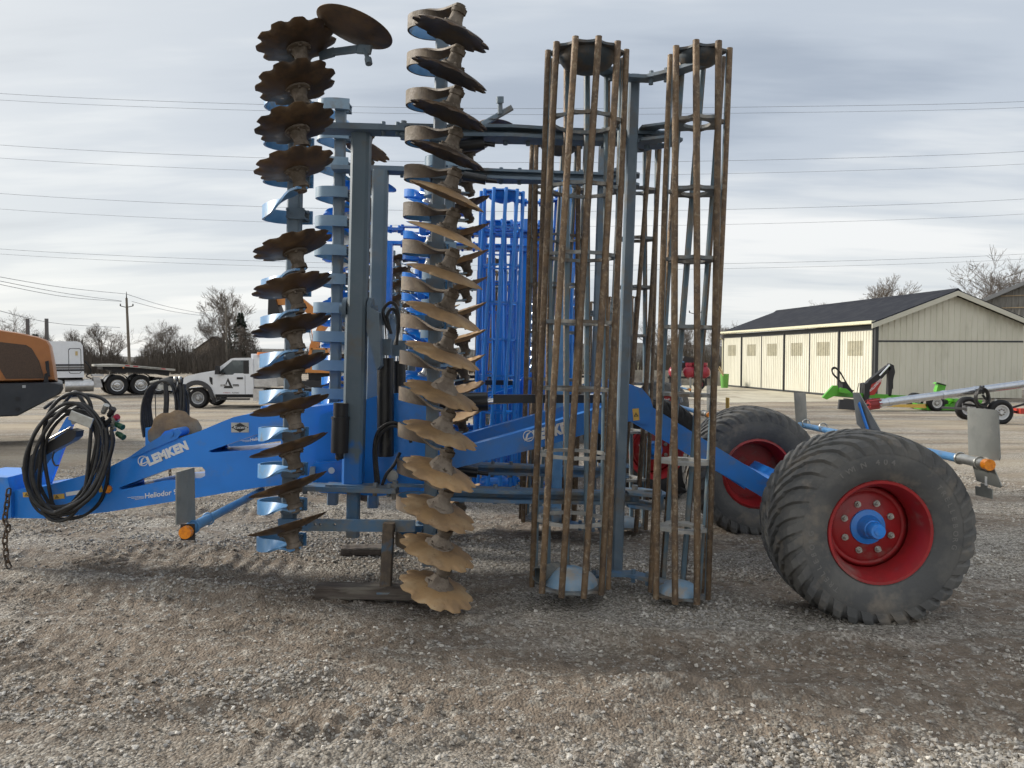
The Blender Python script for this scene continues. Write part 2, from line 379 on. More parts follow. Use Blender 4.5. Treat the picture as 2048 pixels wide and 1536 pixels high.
def ground():
    def grow(a, b, step, far, k=1.12):
        pts = list(np.arange(a, b+1e-6, step)); d = step
        up = [b]; 
        while up[-1] < far: d *= k; up.append(up[-1]+d)
        return pts, up[1:]
    mid, up = grow(-4.6, 4.6, .028, 700)
    xs = np.array([-u for u in up[::-1]] + mid + up)
    mid, up = grow(2.3, 8.5, .026, 1500, 1.09)
    lo = [2.3-d for d in (.05, .15, .4, 1, 2, 4, 8, 20, 60)][::-1]
    ys = np.array(lo + mid + up)
    X, Y = np.meshgrid(xs, ys); Z = gheight(X, Y); _, D = track_field(X, Y)
    nx, ny = len(xs), len(ys)
    me = bpy.data.meshes.new('ground')
    co = np.stack([X, Y, Z], -1).reshape(-1, 3)
    idx = np.arange(nx*ny).reshape(ny, nx)
    q = np.stack([idx[:-1, :-1], idx[:-1, 1:], idx[1:, 1:], idx[1:, :-1]], -1).reshape(-1, 4)
    me.vertices.add(len(co)); me.vertices.foreach_set('co', co.ravel())
    me.loops.add(q.size); me.loops.foreach_set('vertex_index', q.ravel())
    me.polygons.add(len(q)); me.polygons.foreach_set('loop_start', np.arange(len(q))*4); me.polygons.foreach_set('loop_total', np.full(len(q), 4))
    me.polygons.foreach_set('use_smooth', np.ones(len(q), bool)); me.update(calc_edges=True)
    at = me.attributes.new('rut', 'FLOAT', 'POINT'); at.data.foreach_set('value', D.ravel().astype(np.float32))
    me.materials.append(None)
    return me

def ground_material():
    m = bpy.data.materials.new('gravel_yard'); m.use_nodes = True; nt = m.node_tree; N = nt.nodes; L = nt.links; b = N['Principled BSDF']
    b.inputs['Roughness'].default_value = .95; b.inputs['Specular IOR Level'].default_value = .2
    tc = N.new('ShaderNodeTexCoord')
    def noise(s, d=5, rg=.6, sc=(1, 1, 1), w=0, rot=0):
        mp = N.new('ShaderNodeMapping'); L.new(tc.outputs['Object'], mp.inputs[0]); mp.inputs['Scale'].default_value = sc; mp.inputs['Rotation'].default_value = (0, 0, R(rot)); mp.inputs['Location'].default_value = (w, w*.7, 0)
        n = N.new('ShaderNodeTexNoise'); L.new(mp.outputs[0], n.inputs['Vector']); n.inputs['Scale'].default_value = s; n.inputs['Detail'].default_value = d; n.inputs['Roughness'].default_value = rg
        return n.outputs[0]
    VN = {}
    def vor(s, feat='F1', out='Color'):
        if s in VN: return VN[s].outputs[out]
        v = N.new('ShaderNodeTexVoronoi'); L.new(tc.outputs['Object'], v.inputs['Vector']); v.inputs['Scale'].default_value = s; v.feature = feat; VN[s] = v
        return v.outputs[out]
    def mr(f, a, b_, c=0, d=1):
        r = N.new('ShaderNodeMapRange'); L.new(f, r.inputs[0])
        for i, q in enumerate((a, b_, c, d)): r.inputs[1+i].default_value = q
        return r.outputs[0]
    def mix(f, a, c, t='MIX'):
        x = N.new('ShaderNodeMix'); x.data_type = 'RGBA'; x.blend_type = t
        if isinstance(f, float): x.inputs[0].default_value = f
        else: L.new(f, x.inputs[0])
        for i, q in ((6, a), (7, c)):
            if isinstance(q, tuple): x.inputs[i].default_value = (*q, 1)
            else: L.new(q, x.inputs[i])
        return x.outputs[2]
    def mm(op, a, c):
        x = N.new('ShaderNodeMath'); x.operation = op; x.use_clamp = True
        for i, q in ((0, a), (1, c)):
            if isinstance(q, float): x.inputs[i].default_value = q
            else: L.new(q, x.inputs[i])
        return x.outputs[0]
    sx = N.new('ShaderNodeSeparateColor'); L.new(vor(75), sx.inputs[0])
    sx2 = N.new('ShaderNodeSeparateColor'); L.new(vor(38), sx2.inputs[0])
    # gravel: each cell is a stone of its own grey
    rp = N.new('ShaderNodeValToRGB'); L.new(sx.outputs[0], rp.inputs[0]); e = rp.color_ramp.elements
    e[0].position = 0; e[0].color = (.13, .115, .10, 1); e[1].position = 1; e[1].color = (.58, .555, .51, 1)
    q = e.new(.45); q.color = (.26, .24, .21, 1); q = e.new(.8); q.color = (.38, .355, .315, 1)
    gravel = mix(mr(sx2.outputs[1], .7, .9, 0, .45), rp.outputs[0], (.50, .47, .42))
    gravel = mix(mr(noise(1.3, 6, .65), .35, .65, 0, .55), gravel, mix(1.0, gravel, (.74, .70, .64), 'MULTIPLY'))
    dirt = mix(mr(noise(9, 6, .7), .3, .7), (.10, .078, .060), (.25, .20, .155))
    at = N.new('ShaderNodeAttribute'); at.attribute_name = 'rut'
    patch = mr(noise(.55, 6, .62, (.55, 1.7, 1), 3.3, -14), .47, .56)
    fine = mr(noise(12, 5, .7), .36, .52)
    f = mm('MULTIPLY', mm('MULTIPLY', mm('ADD', mm('MULTIPLY', at.outputs['Fac'], .75), patch), fine), .92)
    col = mix(f, gravel, dirt)
    # farther yard: pale dried streaks of fines pressed by wheels
    sep = N.new('ShaderNodeSeparateXYZ'); L.new(tc.outputs['Object'], sep.inputs[0])
    farf = mr(sep.outputs[1], 8, 13)
    streak = mr(noise(.22, 8, .6, (.35, 1.6, 1), 9.1, 6), .46, .6)
    col = mix(mm('MULTIPLY', mm('MULTIPLY', streak, farf), .75), col, (.46, .385, .285))
    far2 = mr(sep.outputs[1], 95, 120)
    col = mix(far2, col, (.13, .12, .07))
    L.new(col, b.inputs['Base Color'])
    h1 = vor(75, 'F1', 'Distance'); h2 = vor(38, 'F1', 'Distance')
    hh = N.new('ShaderNodeMath'); hh.operation = 'ADD'; L.new(h1, hh.inputs[0]); L.new(h2, hh.inputs[1])
    h3 = N.new('ShaderNodeMath'); h3.operation = 'SUBTRACT'; L.new(noise(30, 6, .7), h3.inputs[0]); L.new(hh.outputs[0], h3.inputs[1])
    bp = N.new('ShaderNodeBump'); bp.inputs['Strength'].default_value = .75; bp.inputs['Distance'].default_value = .012; L.new(h3.outputs[0], bp.inputs['Height'])
    L.new(bp.outputs[0], b.inputs['Normal'])
    return m
GM = ground_material()
struct(link('ground', ground(), GM))

def pebbles(name, label, n, area, rmin, rmax, seed, dens=True):
    r = np.random.default_rng(seed)
    x0, x1, y0, y1 = area
    t = r.random(n*3); Y = y0*(y1/y0)**t; X = (r.random(n*3)-.5)*2*np.maximum(abs(x0), 0)*0 + (r.random(n*3)*2-1)*np.minimum(Y*.76+.15, x1)
    _, D = track_field(X, Y)
    keep = r.random(n*3) < np.clip(.28 + 3.4*fbm(X*.9+3, Y*1.7, 6, 3) - .30*D + .25*(vnoise(X*4, Y*4, 1)-.5), .05, 1)
    X, Y = X[keep][:n], Y[keep][:n]
    Z = gheight(X, Y)
    s = rmin + (rmax-rmin)*r.random(len(X))**3.2
    me = bpy.data.meshes.new(name); me.vertices.add(len(X)); me.vertices.foreach_set('co', np.stack([X, Y, Z+s*.25], -1).ravel())
    me.attributes.new('psize', 'FLOAT', 'POINT').data.foreach_set('value', s.astype(np.float32)); me.update()
    o = bpy.data.objects.new(name, me); COL.objects.link(o)
    m = bpy.data.materials.new('loose_stone'); m.use_nodes = True; nt = m.node_tree; b = nt.nodes['Principled BSDF']; b.inputs['Roughness'].default_value = .85
    a = nt.nodes.new('ShaderNodeAttribute'); a.attribute_type = 'INSTANCER'; a.attribute_name = 'tone'
    rp = nt.nodes.new('ShaderNodeValToRGB'); nt.links.new(a.outputs['Fac'], rp.inputs[0]); e = rp.color_ramp.elements
    e[0].position = 0; e[0].color = (.17, .15, .125, 1); e[1].position = 1; e[1].color = (.60, .57, .52, 1)
    q = e.new(.3); q.color = (.25, .22, .18, 1); q = e.new(.55); q.color = (.33, .315, .295, 1); q = e.new(.85); q.color = (.42, .385, .335, 1)
    nt.links.new(rp.outputs[0], b.inputs['Base Color'])
    g = bpy.data.node_groups.new(name, 'GeometryNodeTree')
    g.interface.new_socket('Geometry', in_out='INPUT', socket_type='NodeSocketGeometry'); g.interface.new_socket('Geometry', in_out='OUTPUT', socket_type='NodeSocketGeometry')
    GN = g.nodes; GL = g.links
    gi = GN.new('NodeGroupInput'); go = GN.new('NodeGroupOutput')
    ico = GN.new('GeometryNodeMeshIcoSphere'); ico.inputs['Subdivisions'].default_value = 2; ico.inputs['Radius'].default_value = 1
    sp = GN.new('GeometryNodeSetPosition'); GL.new(ico.outputs[0], sp.inputs['Geometry'])
    nz = GN.new('ShaderNodeTexNoise'); nz.inputs['Scale'].default_value = .9; nz.inputs['Detail'].default_value = 1
    sub = GN.new('ShaderNodeVectorMath'); sub.operation = 'SUBTRACT'; GL.new(nz.outputs['Color'], sub.inputs[0]); sub.inputs[1].default_value = (.5, .5, .5)
    scl = GN.new('ShaderNodeVectorMath'); scl.operation = 'SCALE'; GL.new(sub.outputs[0], scl.inputs[0]); scl.inputs['Scale'].default_value = 1.6
    GL.new(scl.outputs[0], sp.inputs['Offset'])
    sm = GN.new('GeometryNodeSetMaterial'); GL.new(sp.outputs[0], sm.inputs[0]); sm.inputs['Material'].default_value = m
    iop = GN.new('GeometryNodeInstanceOnPoints'); GL.new(gi.outputs[0], iop.inputs['Points']); GL.new(sm.outputs[0], iop.inputs['Instance'])
    rr = GN.new('FunctionNodeRandomValue'); rr.data_type = 'FLOAT_VECTOR'; rr.inputs[0].default_value = (-.5, -.5, 0); rr.inputs[1].default_value = (.5, .5, 6.28)
    GL.new(rr.outputs[0], iop.inputs['Rotation'])
    na = GN.new('GeometryNodeInputNamedAttribute'); na.data_type = 'FLOAT'; na.inputs[0].default_value = 'psize'
    rs = GN.new('FunctionNodeRandomValue'); rs.data_type = 'FLOAT_VECTOR'; rs.inputs[0].default_value = (.7, .7, .35); rs.inputs[1].default_value = (1.3, 1.1, .75); rs.inputs['Seed'].default_value = 3
    ms = GN.new('ShaderNodeVectorMath'); ms.operation = 'SCALE'; GL.new(rs.outputs[0], ms.inputs[0]); GL.new(na.outputs[0], ms.inputs['Scale'])
    GL.new(ms.outputs[0], iop.inputs['Scale'])
    st = GN.new('GeometryNodeStoreNamedAttribute'); st.data_type = 'FLOAT'; st.domain = 'INSTANCE'; st.inputs['Name'].default_value = 'tone'
    rt = GN.new('FunctionNodeRandomValue'); rt.data_type = 'FLOAT'; rt.inputs['Seed'].default_value = 9
    GL.new(iop.outputs[0], st.inputs['Geometry']); GL.new(rt.outputs[1], st.inputs['Value']); GL.new(st.outputs[0], go.inputs[0])
    md = o.modifiers.new('scatter', 'NODES'); md.node_group = g
    struct(o, 'stuff', label); o['category'] = 'gravel'
    return o
pebbles('gravel', 'loose grey and tan gravel stones scattered over the yard', 140000, (-6, 6.5, 2.3, 12), .003, .0145, 11)

# ================================================================== the folded disc cultivator
YC = 5.95                                   # distance of the nearest machine's centreline
def L(px, py, D): return P(px, py, D) - Vector((0, YC, 0))
def LX(px, py, X):                          # point of the plane x = X
    r = (px-1024)/F; u = (768-py)/F; c, s = math.cos(PITCH), math.sin(PITCH)
    return L(px, py, X*(c+u*s)/r)
def poly(pts, D): return [(q.x, q.z) for q in (L(a, b, D) for a, b in pts)]

def m_disc(notch=True, rad=.252, n=96, dish=.046, nn=11, nd=.035):
    b = MB(); fr = [.10, .32, .55, .78, .92, 1.0]; vs = []
    for side in (0, 1):
        for f in fr:
            for i in range(n):
                t = 2*math.pi*i/n; r = rad*f
                if notch and f > .9:
                    c = max(0, math.cos(nn*t)+.1)/1.1
                    r = r - (nd if f == 1 else nd*.54)*c**.9
                vs.append((r*math.cos(t), r*math.sin(t), -dish*(f**2) + (.006 if side else 0)*(1 if f < 1 else .4)))
    k = len(fr); fs = []
    for j in range(k-1):
        for i in range(n):
            a = j*n+i; c = j*n+(i+1) % n; d = a+n; e = c+n
            fs.append((a, d, e, c)); o = k*n; fs.append((o+a, o+c, o+e, o+d))
    for i in range(n):
        a = (k-1)*n+i; c = (k-1)*n+(i+1) % n; fs.append((a, k*n+a, k*n+c, c))
    fs.append(tuple(range(n))); fs.append(tuple(k*n+i for i in range(n-1, -1, -1)))
    b.add(vs, fs, 0, True)
    return b
def m_hub():
    b = MB()
    b.lathe([(.001, .0), (.078, .0), (.080, .014), (.056, .020), (.044, .045), (.040, .085), (.048, .09), (.050, .118), (.030, .121), (.030, .142), (.001, .145)], 16)
    for i in range(5):
        t = 2*math.pi*i/5; b.cyl((.064*math.cos(t), .064*math.sin(t), .01), (.064*math.cos(t), .064*math.sin(t), .028), .010, n=6)
    return b
def m_mud(seed):
    rr = random.Random(seed); b = MB(); n = 14; prof = [(.098, -.016), (.088, .002), (.07, .018), (.056, .04), (.045, .06)]; vs = []
    for r, h in prof:
        for i in range(n):
            t = 2*math.pi*i/n; q = r*rr.uniform(.8, 1.12); vs.append((q*math.cos(t), q*math.sin(t), h+.008+rr.uniform(-.006, .006)))
    return b.add(vs, [(j*n+i, j*n+(i+1) % n, (j+1)*n+(i+1) % n, (j+1)*n+i) for j in range(len(prof)-1) for i in range(n)], 0, True)
def catmull(pts, k):
    pts = [Vector(p) for p in pts]; out = []; n = len(pts)
    for i in range(n-1):
        p0, p1, p2, p3 = pts[max(i-1, 0)], pts[i], pts[i+1], pts[min(i+2, n-1)]
        for j in range(k):
            t = j/k; out.append(.5*((2*p1)+(-p0+p2)*t+(2*p0-5*p1+4*p2-p3)*t*t+(-p0+3*p1-3*p2+p3)*t**3))
    return out+[pts[-1]]
def m_arm():
    # flat spring band: clamped behind the carrier, bowing forward round it, then twisting down to the hub
    ctl = [(-.04, -.545, .195), (-.15, -.565, .195), (-.26, -.55, .195), (-.325, -.49, .195), (-.34, -.41, .195), (-.30, -.335, .19), (-.21, -.25, .172), (-.11, -.15, .145), (-.02, -.035, .118), (.05, .04, .112)]
    pts = catmull(ctl, 4); n = len(pts); b = MB(); vs = []; w = .046; th = .007
    for i, p in enumerate(pts):
        t = (pts[min(i+1, n-1)]-pts[max(i-1, 0)]).normalized()
        s = i/(n-1); q = min(max((s-.55)/.33, 0), 1); q = q*q*(3-2*q)
        hor = Vector((0, 0, 1)).cross(t).normalized()
        wd = (Vector((0, 0, 1))*math.cos(q*R(82)) + hor*math.sin(q*R(82))); wd = (wd - t*wd.dot(t)).normalized()
        nn = wd.cross(t).normalized(); ww = w*(1-.15*q)
        vs += [p+wd*ww+nn*th, p-wd*ww+nn*th, p-wd*ww-nn*th, p+wd*ww-nn*th]
    fo, fi, fe = [], [], []
    for i in range(n-1):
        a = 4*i; c = a+4
        fo.append((a, a+1, c+1, c)); fe.append((a+1, a+2, c+2, c+1)); fi.append((a+2, a+3, c+3, c+2)); fe.append((a+3, a, c, c+3))
    # which long face is the outer one: the one farther from the bow's centre
    k = n*4//10; cen = Vector((-.2, -.44, .195)); ofs = (vs[4*k]-cen).length > (vs[4*k+2]-cen).length
    b.add(vs, fo, 0 if ofs else 1, True); b.add(vs, fi, 1 if ofs else 0, True); b.add(vs, fe, 0); b.add(vs, [(0, 1, 2, 3), tuple(4*(n-1)+i for i in (3, 2, 1, 0))], 0)
    return b
def m_clamp():
    b = MB(); b.box((-.115, -.51, .195), (.12, .018, .085), 0); b.box((-.115, -.39, .195), (.12, .014, .075), 0)
    for x in (-.17, -.06):
        for z in (.17, .22): b.cyl((x, -.375, z), (x, -.535, z), .008, n=6)
    return b

def m_bar(rb, twist, H, nseg=8, r=.0215):
    b = MB(); n = 10; vs = []
    for j in range(nseg+1):
        a = twist*j/nseg; z = H*j/nseg; c = Vector((rb*math.cos(a), rb*math.sin(a), z)); e = Vector((math.cos(a), math.sin(a), 0)); f = Vector((-math.sin(a), math.cos(a), 0))
        vs += [c + e*r*math.cos(2*math.pi*(k+.5)/n) + f*r*math.sin(2*math.pi*(k+.5)/n) for k in range(n)]
    for k in range(n):
        mi = 0 if math.cos(2*math.pi*(k+1)/n) > -.35 else 1
        b.add(vs, [(j*n+k, j*n+(k+1) % n, (j+1)*n+(k+1) % n, (j+1)*n+k) for j in range(nseg)], mi, True)
    b.add(vs, [tuple(range(n-1, -1, -1)), tuple(nseg*n+k for k in range(n))], 0)
    return b
def ringpoly(rb, nb, dip):
    pts = []
    for i in range(nb*8):
        t = 2*math.pi*i/(nb*8); u = (i % 8)/8; s = math.sin(math.pi*u)
        pts.append(((rb-dip*s**.8)*math.cos(t), (rb-dip*s**.8)*math.sin(t)))
    return pts
def m_ring(rb, nb, hole, dip):
    b = MB(); b.prism(ringpoly(rb, nb, dip), -.011, .011, [[(hole*math.cos(2*math.pi*i/32), hole*math.sin(2*math.pi*i/32)) for i in range(32)]], plane='xy'); return b
def m_end(rb, nb, dip, up):
    b = MB(); b.prism(ringpoly(rb, nb, dip), -.008, .008, plane='xy')
    R0 = rb*.74; h = rb*.42*up
    b.lathe([(R0, .009*up)] + [(R0*math.cos(t), .009*up+h*math.sin(t)) for t in [R(15), R(30), R(45), R(60), R(72)]] + [(.055, h*1.02), (.04, h*1.1), (.001, h*1.1)], 24, 1)
    return b

def m_tyre(lugs=True):
    b = MB(); Rt = .592; hw = .27
    half = [(.318, .225), (.335, .245), (.40, .268), (.47, .275), (.525, .262), (.562, .235), (.583, .18), (.590, .09)]
    prof = [(r, -h) for r, h in half] + [(Rt, 0)] + [(r, h) for r, h in half[::-1]]
    b.lathe(prof, 72, 0, 'y')
    b.lathe([(.318, .225), (.30, .15), (.30, -.15), (.318, -.225)], 48, 0, 'y')
    def surf(s):   # s 0..1 from the crown over the shoulder: (y, r)
        tab = [(0, .006, .591), (.35, .09, .590), (.62, .18, .583), (.78, .237, .563), (.9, .262, .530), (1, .272, .495)]
        for (a, y0, r0), (c, y1, r1) in zip(tab, tab[1:]):
            if s <= c: t = (s-a)/(c-a); return y0+(y1-y0)*t, r0+(r1-r0)*t
        return .272, .495
    if lugs:
        NL = 34
        for side in (-1, 1):
            for i in range(NL):
                t0 = 2*math.pi*(i+(.5 if side > 0 else 0))/NL; vs = []
                st = [0, .2, .22, .45, .47, .7, .8, .9, 1.0]
                for s in st:
                    y, r = surf(s); jog = .028 if s > .21 else 0
                    jog += .028 if s > .46 else 0
                    a = t0 - s*.42 - jog; w = .058 if s < .75 else .058+.02*(s-.75)*4
                    h = .021 if s < .8 else .021*(1-(s-.8)/.2)**.6 + .001
                    ny = 0 if s < .6 else .55*h
                    for da, rr, yy in ((-w, r-.004, y), (-w*.72, r+h, y+ny), (w*.72, r+h, y+ny), (w, r-.004, y)):
                        vs.append((rr*math.cos(a+da), side*yy, rr*math.sin(a+da)))
                m = len(st); fs = [(4*j+k, 4*j+k+1, 4*j+k+5, 4*j+k+4) for j in range(m-1) for k in range(3)] + [(0, 1, 2, 3), (4*m-4, 4*m-1, 4*m-2, 4*m-3)]
                b.add(vs, fs, 0)
    for i, v in enumerate(b.v):     # the tyre stands flattened on the ground
        if v[2] < -.585: b.v[i] = (v[0], v[1]*1.02, -.585 + (v[2]+.585)*.12)
    return b
def m_rim():
    b = MB()
    b.lathe([(.325, -.232), (.322, -.245), (.305, -.243), (.288, -.21), (.272, -.16), (.262, -.06), (.235, -.052), (.215, -.052)], 56, 0, 'y')
    b.lathe([(.225, -.052), (.205, -.066), (.001, -.066)], 48, 0, 'y')
    b.lathe([(.262, -.06), (.262, .12), (.285, .2), (.305, .243), (.325, .232)], 56, 0, 'y'); b.lathe([(.262, -.02), (.001, -.02)], 32, 0, 'y')
    return b
def m_whub():
    b = MB(); b.lathe([(.112, -.067), (.110, -.078), (.078, -.085), (.066, -.11), (.058, -.15), (.052, -.155), (.050, -.205), (.043, -.214), (.001, -.216)], 32, 0, 'y')
    b.lathe([(.026, -.2155), (.024, -.219), (.001, -.219)], 20, 0, 'y'); return b
def m_wbolt():
    b = MB(); b.cyl((0, -.066, 0), (0, -.076, 0), .021, n=14); b.cyl((0, -.07, 0), (0, -.094, 0), .0145, n=6, smooth=False); b.cyl((0, -.09, 0), (0, -.104, 0), .008, n=8); return b

def tyre_letters(o, s, r, t0, step, size):
    for i, ch in enumerate(s):
        if ch == ' ': continue
        t = t0 - i*step; yy = -.2735
        link('raised_letter', text_mesh(ch, .02), M['tyretext'], o, T((r*math.cos(R(t)), yy, r*math.sin(R(t)))) @ RY(90-t) @ SC(size, size*.6, size))
def wheel(root, x, y, z, side, ms, spin=0):
    o = link('wheel', None, None, root, T((x, y, z)) @ SC(1, side, 1)); mm = T((x, y, z)) @ SC(1, side, 1)
    link('tyre', cached('tyre', m_tyre), ms['tyre'], o)
    link('rim', cached('rim', m_rim), ms['red'], o)
    link('hub', cached('whub', m_whub), ms['hubblue'], o)
    for i in range(8):
        t = 2*math.pi*(i+.3)/8 + spin
        link('bolt', cached('wbolt', m_wbolt), M['zinc'], o, T((.158*math.cos(t), 0, .158*math.sin(t))))
    return o

U = dict(fc=-1.572, rc=-.588, post=-1.17, fd=-1.435, rd=-.475, r1=.38, r2=1.112)
ZR = [.175 + .2505*i for i in range(15)]                                    # rear row heights
ZF = [.497 + .2525*i for i in range(13) if i != 8]                        # front row, one place left free
H_ROLL = 3.46
def wing(root, side, ms, near, fine=True):
    W = RY(1.7) @ SC(1, -1, 1) if near else T((-.05, 0, 0)) @ RY(1.7)
    fr = ms['frame']
    def part(name, mb, mt, key=None): return build(name, mb, mt, root, W)
    def cpart(name, key, fn, mt): return link(name, cached(key, fn), mt, root, W)
    # upright carriers and main post
    cpart('disc_carrier', 'carrier_f', lambda: MB().box((U['fc'], .75, 2.02), (.09, .09, 3.5), 0, None, .012), fr)
    cpart('disc_carrier', 'carrier_r', lambda: MB().box((U['rc'], .75, 1.98), (.085, .09, 3.62), 0, None, .012), fr)
    def post():
        b = MB(); b.box((U['post'], .53, 2.55), (.13, .13, 1.30), 0, None, .02); b.box((U['post']-.006, .53, 1.29), (.145, .14, 1.24), 0, None, .02); return b
    p = cpart('fold_post', 'post', post, ms['post']); cpart('post_foot', 'pfoot', lambda: MB().box((U['post'], .53, .48), (.088, .088, .36), 0, None, .012), ms['frame_low'])
    def hinge():
        b = MB()
        for s in (-1, 1):
            b.cyl((U['post']+s*.075, .50, 1.95), (U['post']+s*.105, .50, 1.95), .088, n=20)
            b.cyl((U['post']+s*.105, .50, 1.95), (U['post']+s*.135, .50, 1.95), .035, n=10)
        b.prism([(U['post']+.08, 1.98), (U['post']+.165, 1.93), (U['post']+.185, 1.55), (U['post']+.16, 1.52), (U['post']+.08, 1.80)], .47, .60); return b
    link('hinge', cached('hinge', hinge), fr, p, W, W)
    # longitudinal beams above and below
    for z, lo in ((3.215, 0), (.665, 1)):
        mt = ms['frame_low'] if lo else fr; k = str(lo)
        def front(z=z):
            b = MB(); b.box(((U['fc']-.0+(-.86))/2, .58, z), (.72+.02, .17, .035), 0); b.box((-1.17, .585, z+.024), (.36, .12, .012), 0)
            for x in (-1.50, -1.0, -.90): b.cyl((x, .62, z-.045), (x, .62, z+.05), .016, n=6)
            return b
        cpart('front_beam', 'fb'+k, front, mt)
        def links(z=z):
            b = MB()
            for dz in (-.035, .035): b.box((-.72, .60, z+dz), (.34, .055, .018), 0, None, .005)
            for x in (-.86, -.58): b.cyl((x, .60, z-.065), (x, .60, z+.065), .021, n=8); b.cyl((x, .60, z-.03), (x, .60, z+.03), .03, n=10)
            return b
        cpart('beam_link', 'bl'+k, links, mt)
        def rear(z=z):
            b = MB()
            b.prism([(-.58, .52), (-.45, .50), (-.1, .52), (.93, .55), (.93, .66), (.3, .68), (-.1, .72), (-.45, .69), (-.58, .66)], z-.052, z-.028, plane='xy')
            b.prism([(-.58, .53), (-.45, .51), (-.1, .53), (.93, .55), (.93, .65), (.3, .67), (-.1, .71), (-.45, .68), (-.58, .65)], z+.012, z+.034, plane='xy')
            b.box((.2, .60, z-.008), (1.35, .03, .04), 0)
            for x in (-.5, -.38, -.14, .02, .55): b.cyl((x, .60, z-.08), (x, .60, z+.06), .017, n=6)
            return b
        cpart('rear_beam', 'rb'+k, rear, mt)
        def endb(z=z):
            b = MB(); tri = [(.78, .52), (.93, .50), (1.06, .60), (1.08, .74), (.98, .82), (.80, .72)]
            hole = [(.96+.045*math.cos(t), .65+.045*math.sin(t)) for t in [2*math.pi*i/12 for i in range(12)]]
            b.prism(tri, z-.055, z-.036, [hole], plane='xy'); b.prism(tri, z+.036, z+.052, [hole], plane='xy')
            for x, y in ((.86, .60), (1.0, .77)): b.cyl((x, y, z-.085), (x, y, z+.085), .024, n=6, smooth=False); b.cyl((x, y, z-.05), (x, y, z+.05), .034, n=10)
            return b
        cpart('beam_end_plate', 'eb'+k, endb, mt if lo else ms['frame'])
    # rollers with their post and bearing brackets
    cpart('roller_post', 'rpost', lambda: MB().box((.742, .66, 1.87), (.072, .085, 3.50), 0, None, .01), ms['post2'])
    if near is False: cpart('roller_strut', 'rstrut', lambda: MB().box((.42, .50, 1.75), (.085, .08, 2.80), 0, None, .01), ms['coilf'][0])
    for z, k in ((3.57, 't'), (.15, 'b')):
        def brk(z=z):
            b = MB(); b.prism([(.33, 1.02), (.40, 1.05), (.60, .86), (.70, .80), (.80, .80), (.92, .90), (1.06, 1.05), (1.15, 1.02), (.98, .80), (.85, .70), (.64, .70), (.52, .78)], z-.011, z+.011, plane='xy')
            for x, y in ((.56, .83), (.66, .76), (.84, .78), (.93, .84)): b.cyl((x, y, z-.05), (x, y, z+.04), .017, n=6)
            return b
        cpart('roller_bracket', 'rbrk'+k, brk, fr if k == 't' else ms['frame_low'])
    for key, u, rb, nb, tw, hole, dip, zb in (('1', U['r1'], .253, 11, -R(27), .205, .036, .143), ('2', U['r2'], .186, 8, R(46), .085, .044, .10)):
        HR = H_ROLL+.015 if key == '1' else H_ROLL+.085
        mr = W @ T((u, 1.0, zb)); ro = link('roller', None, None, root, mr)
        for i in range(nb):
            link('bar', cached('bar'+key, lambda: m_bar(rb, tw, HR+.03), 2), [ms['barout'], ms['barin']], ro, RZ(360*i/nb + (8 if key == '1' else 20)) @ T((0, 0, -.015)))
        for j in range(1, 8):
            link('ring', cached('ring'+key, lambda: m_ring(rb, nb, hole, dip)), ms['ringdust'] if j <= 2 else ms['ring'], ro, T((0, 0, HR*j/8)) @ RZ(math.degrees(tw*j/8) + (8 if key == '1' else 20)))
        link('end_plate', cached('endb'+key, lambda: m_end(rb, nb, dip, 1), 2), [ms['ring'], ms['dome']], ro, RZ(8 if key == '1' else 20))
        link('end_plate', cached('endt'+key, lambda: m_end(rb, nb, dip, -1), 2), [ms['cap'], ms['cap']], ro, T((0, 0, HR)) @ RZ(math.degrees(tw) + (8 if key == '1' else 20)))
    # discs on spring arms
    tilt = RX(-7) @ RY(19)
    rr = random.Random(3 if near else 4)
    rows = (('r', ZR, U['rd']), ('f', ZF, U['fd'])) if near else (('r', [z+.1 for z in ZR[:-1]], U['rd']), ('f', [3.60-.2525*i for i in range(14)], U['fd']))
    for row, zs, u in rows:
        for i, z in enumerate(zs):
            base = W @ T((u, 1.2, z))
            if (row == 'f') == near: base = base @ SC(1, 1, -1)
            jit = RX(rr.uniform(-2, 2)) @ RY(rr.uniform(-2, 2))
            dm = base @ tilt @ jit @ RZ(rr.uniform(0, 360))
            lowtan = row == 'r' and z < 2.8  # lower rear discs: dust tan plus painted-in light; upper ones keep a shaded brown
            d = link('disc', cached('disc', m_disc), ms['disctan'] if lowtan else ms['disc'], root, dm)
            link('hub', cached('hub', m_hub), ms['hub'], d, base @ tilt, dm)
            if fine and row == 'r' and z < 1.5 and near: link('mud', cached('mud%d' % (i % 3), lambda: m_mud(i)), M['mud'], d, base @ tilt @ RZ(40*i), dm)
            link('spring_arm', cached('arm', m_arm, 2), ms['coilr' if row == 'r' else 'coilf'] if near else ms['coilfar'], d, base, dm)
            if fine: link('clamp', cached('clamp', m_clamp), fr, d, base, dm)

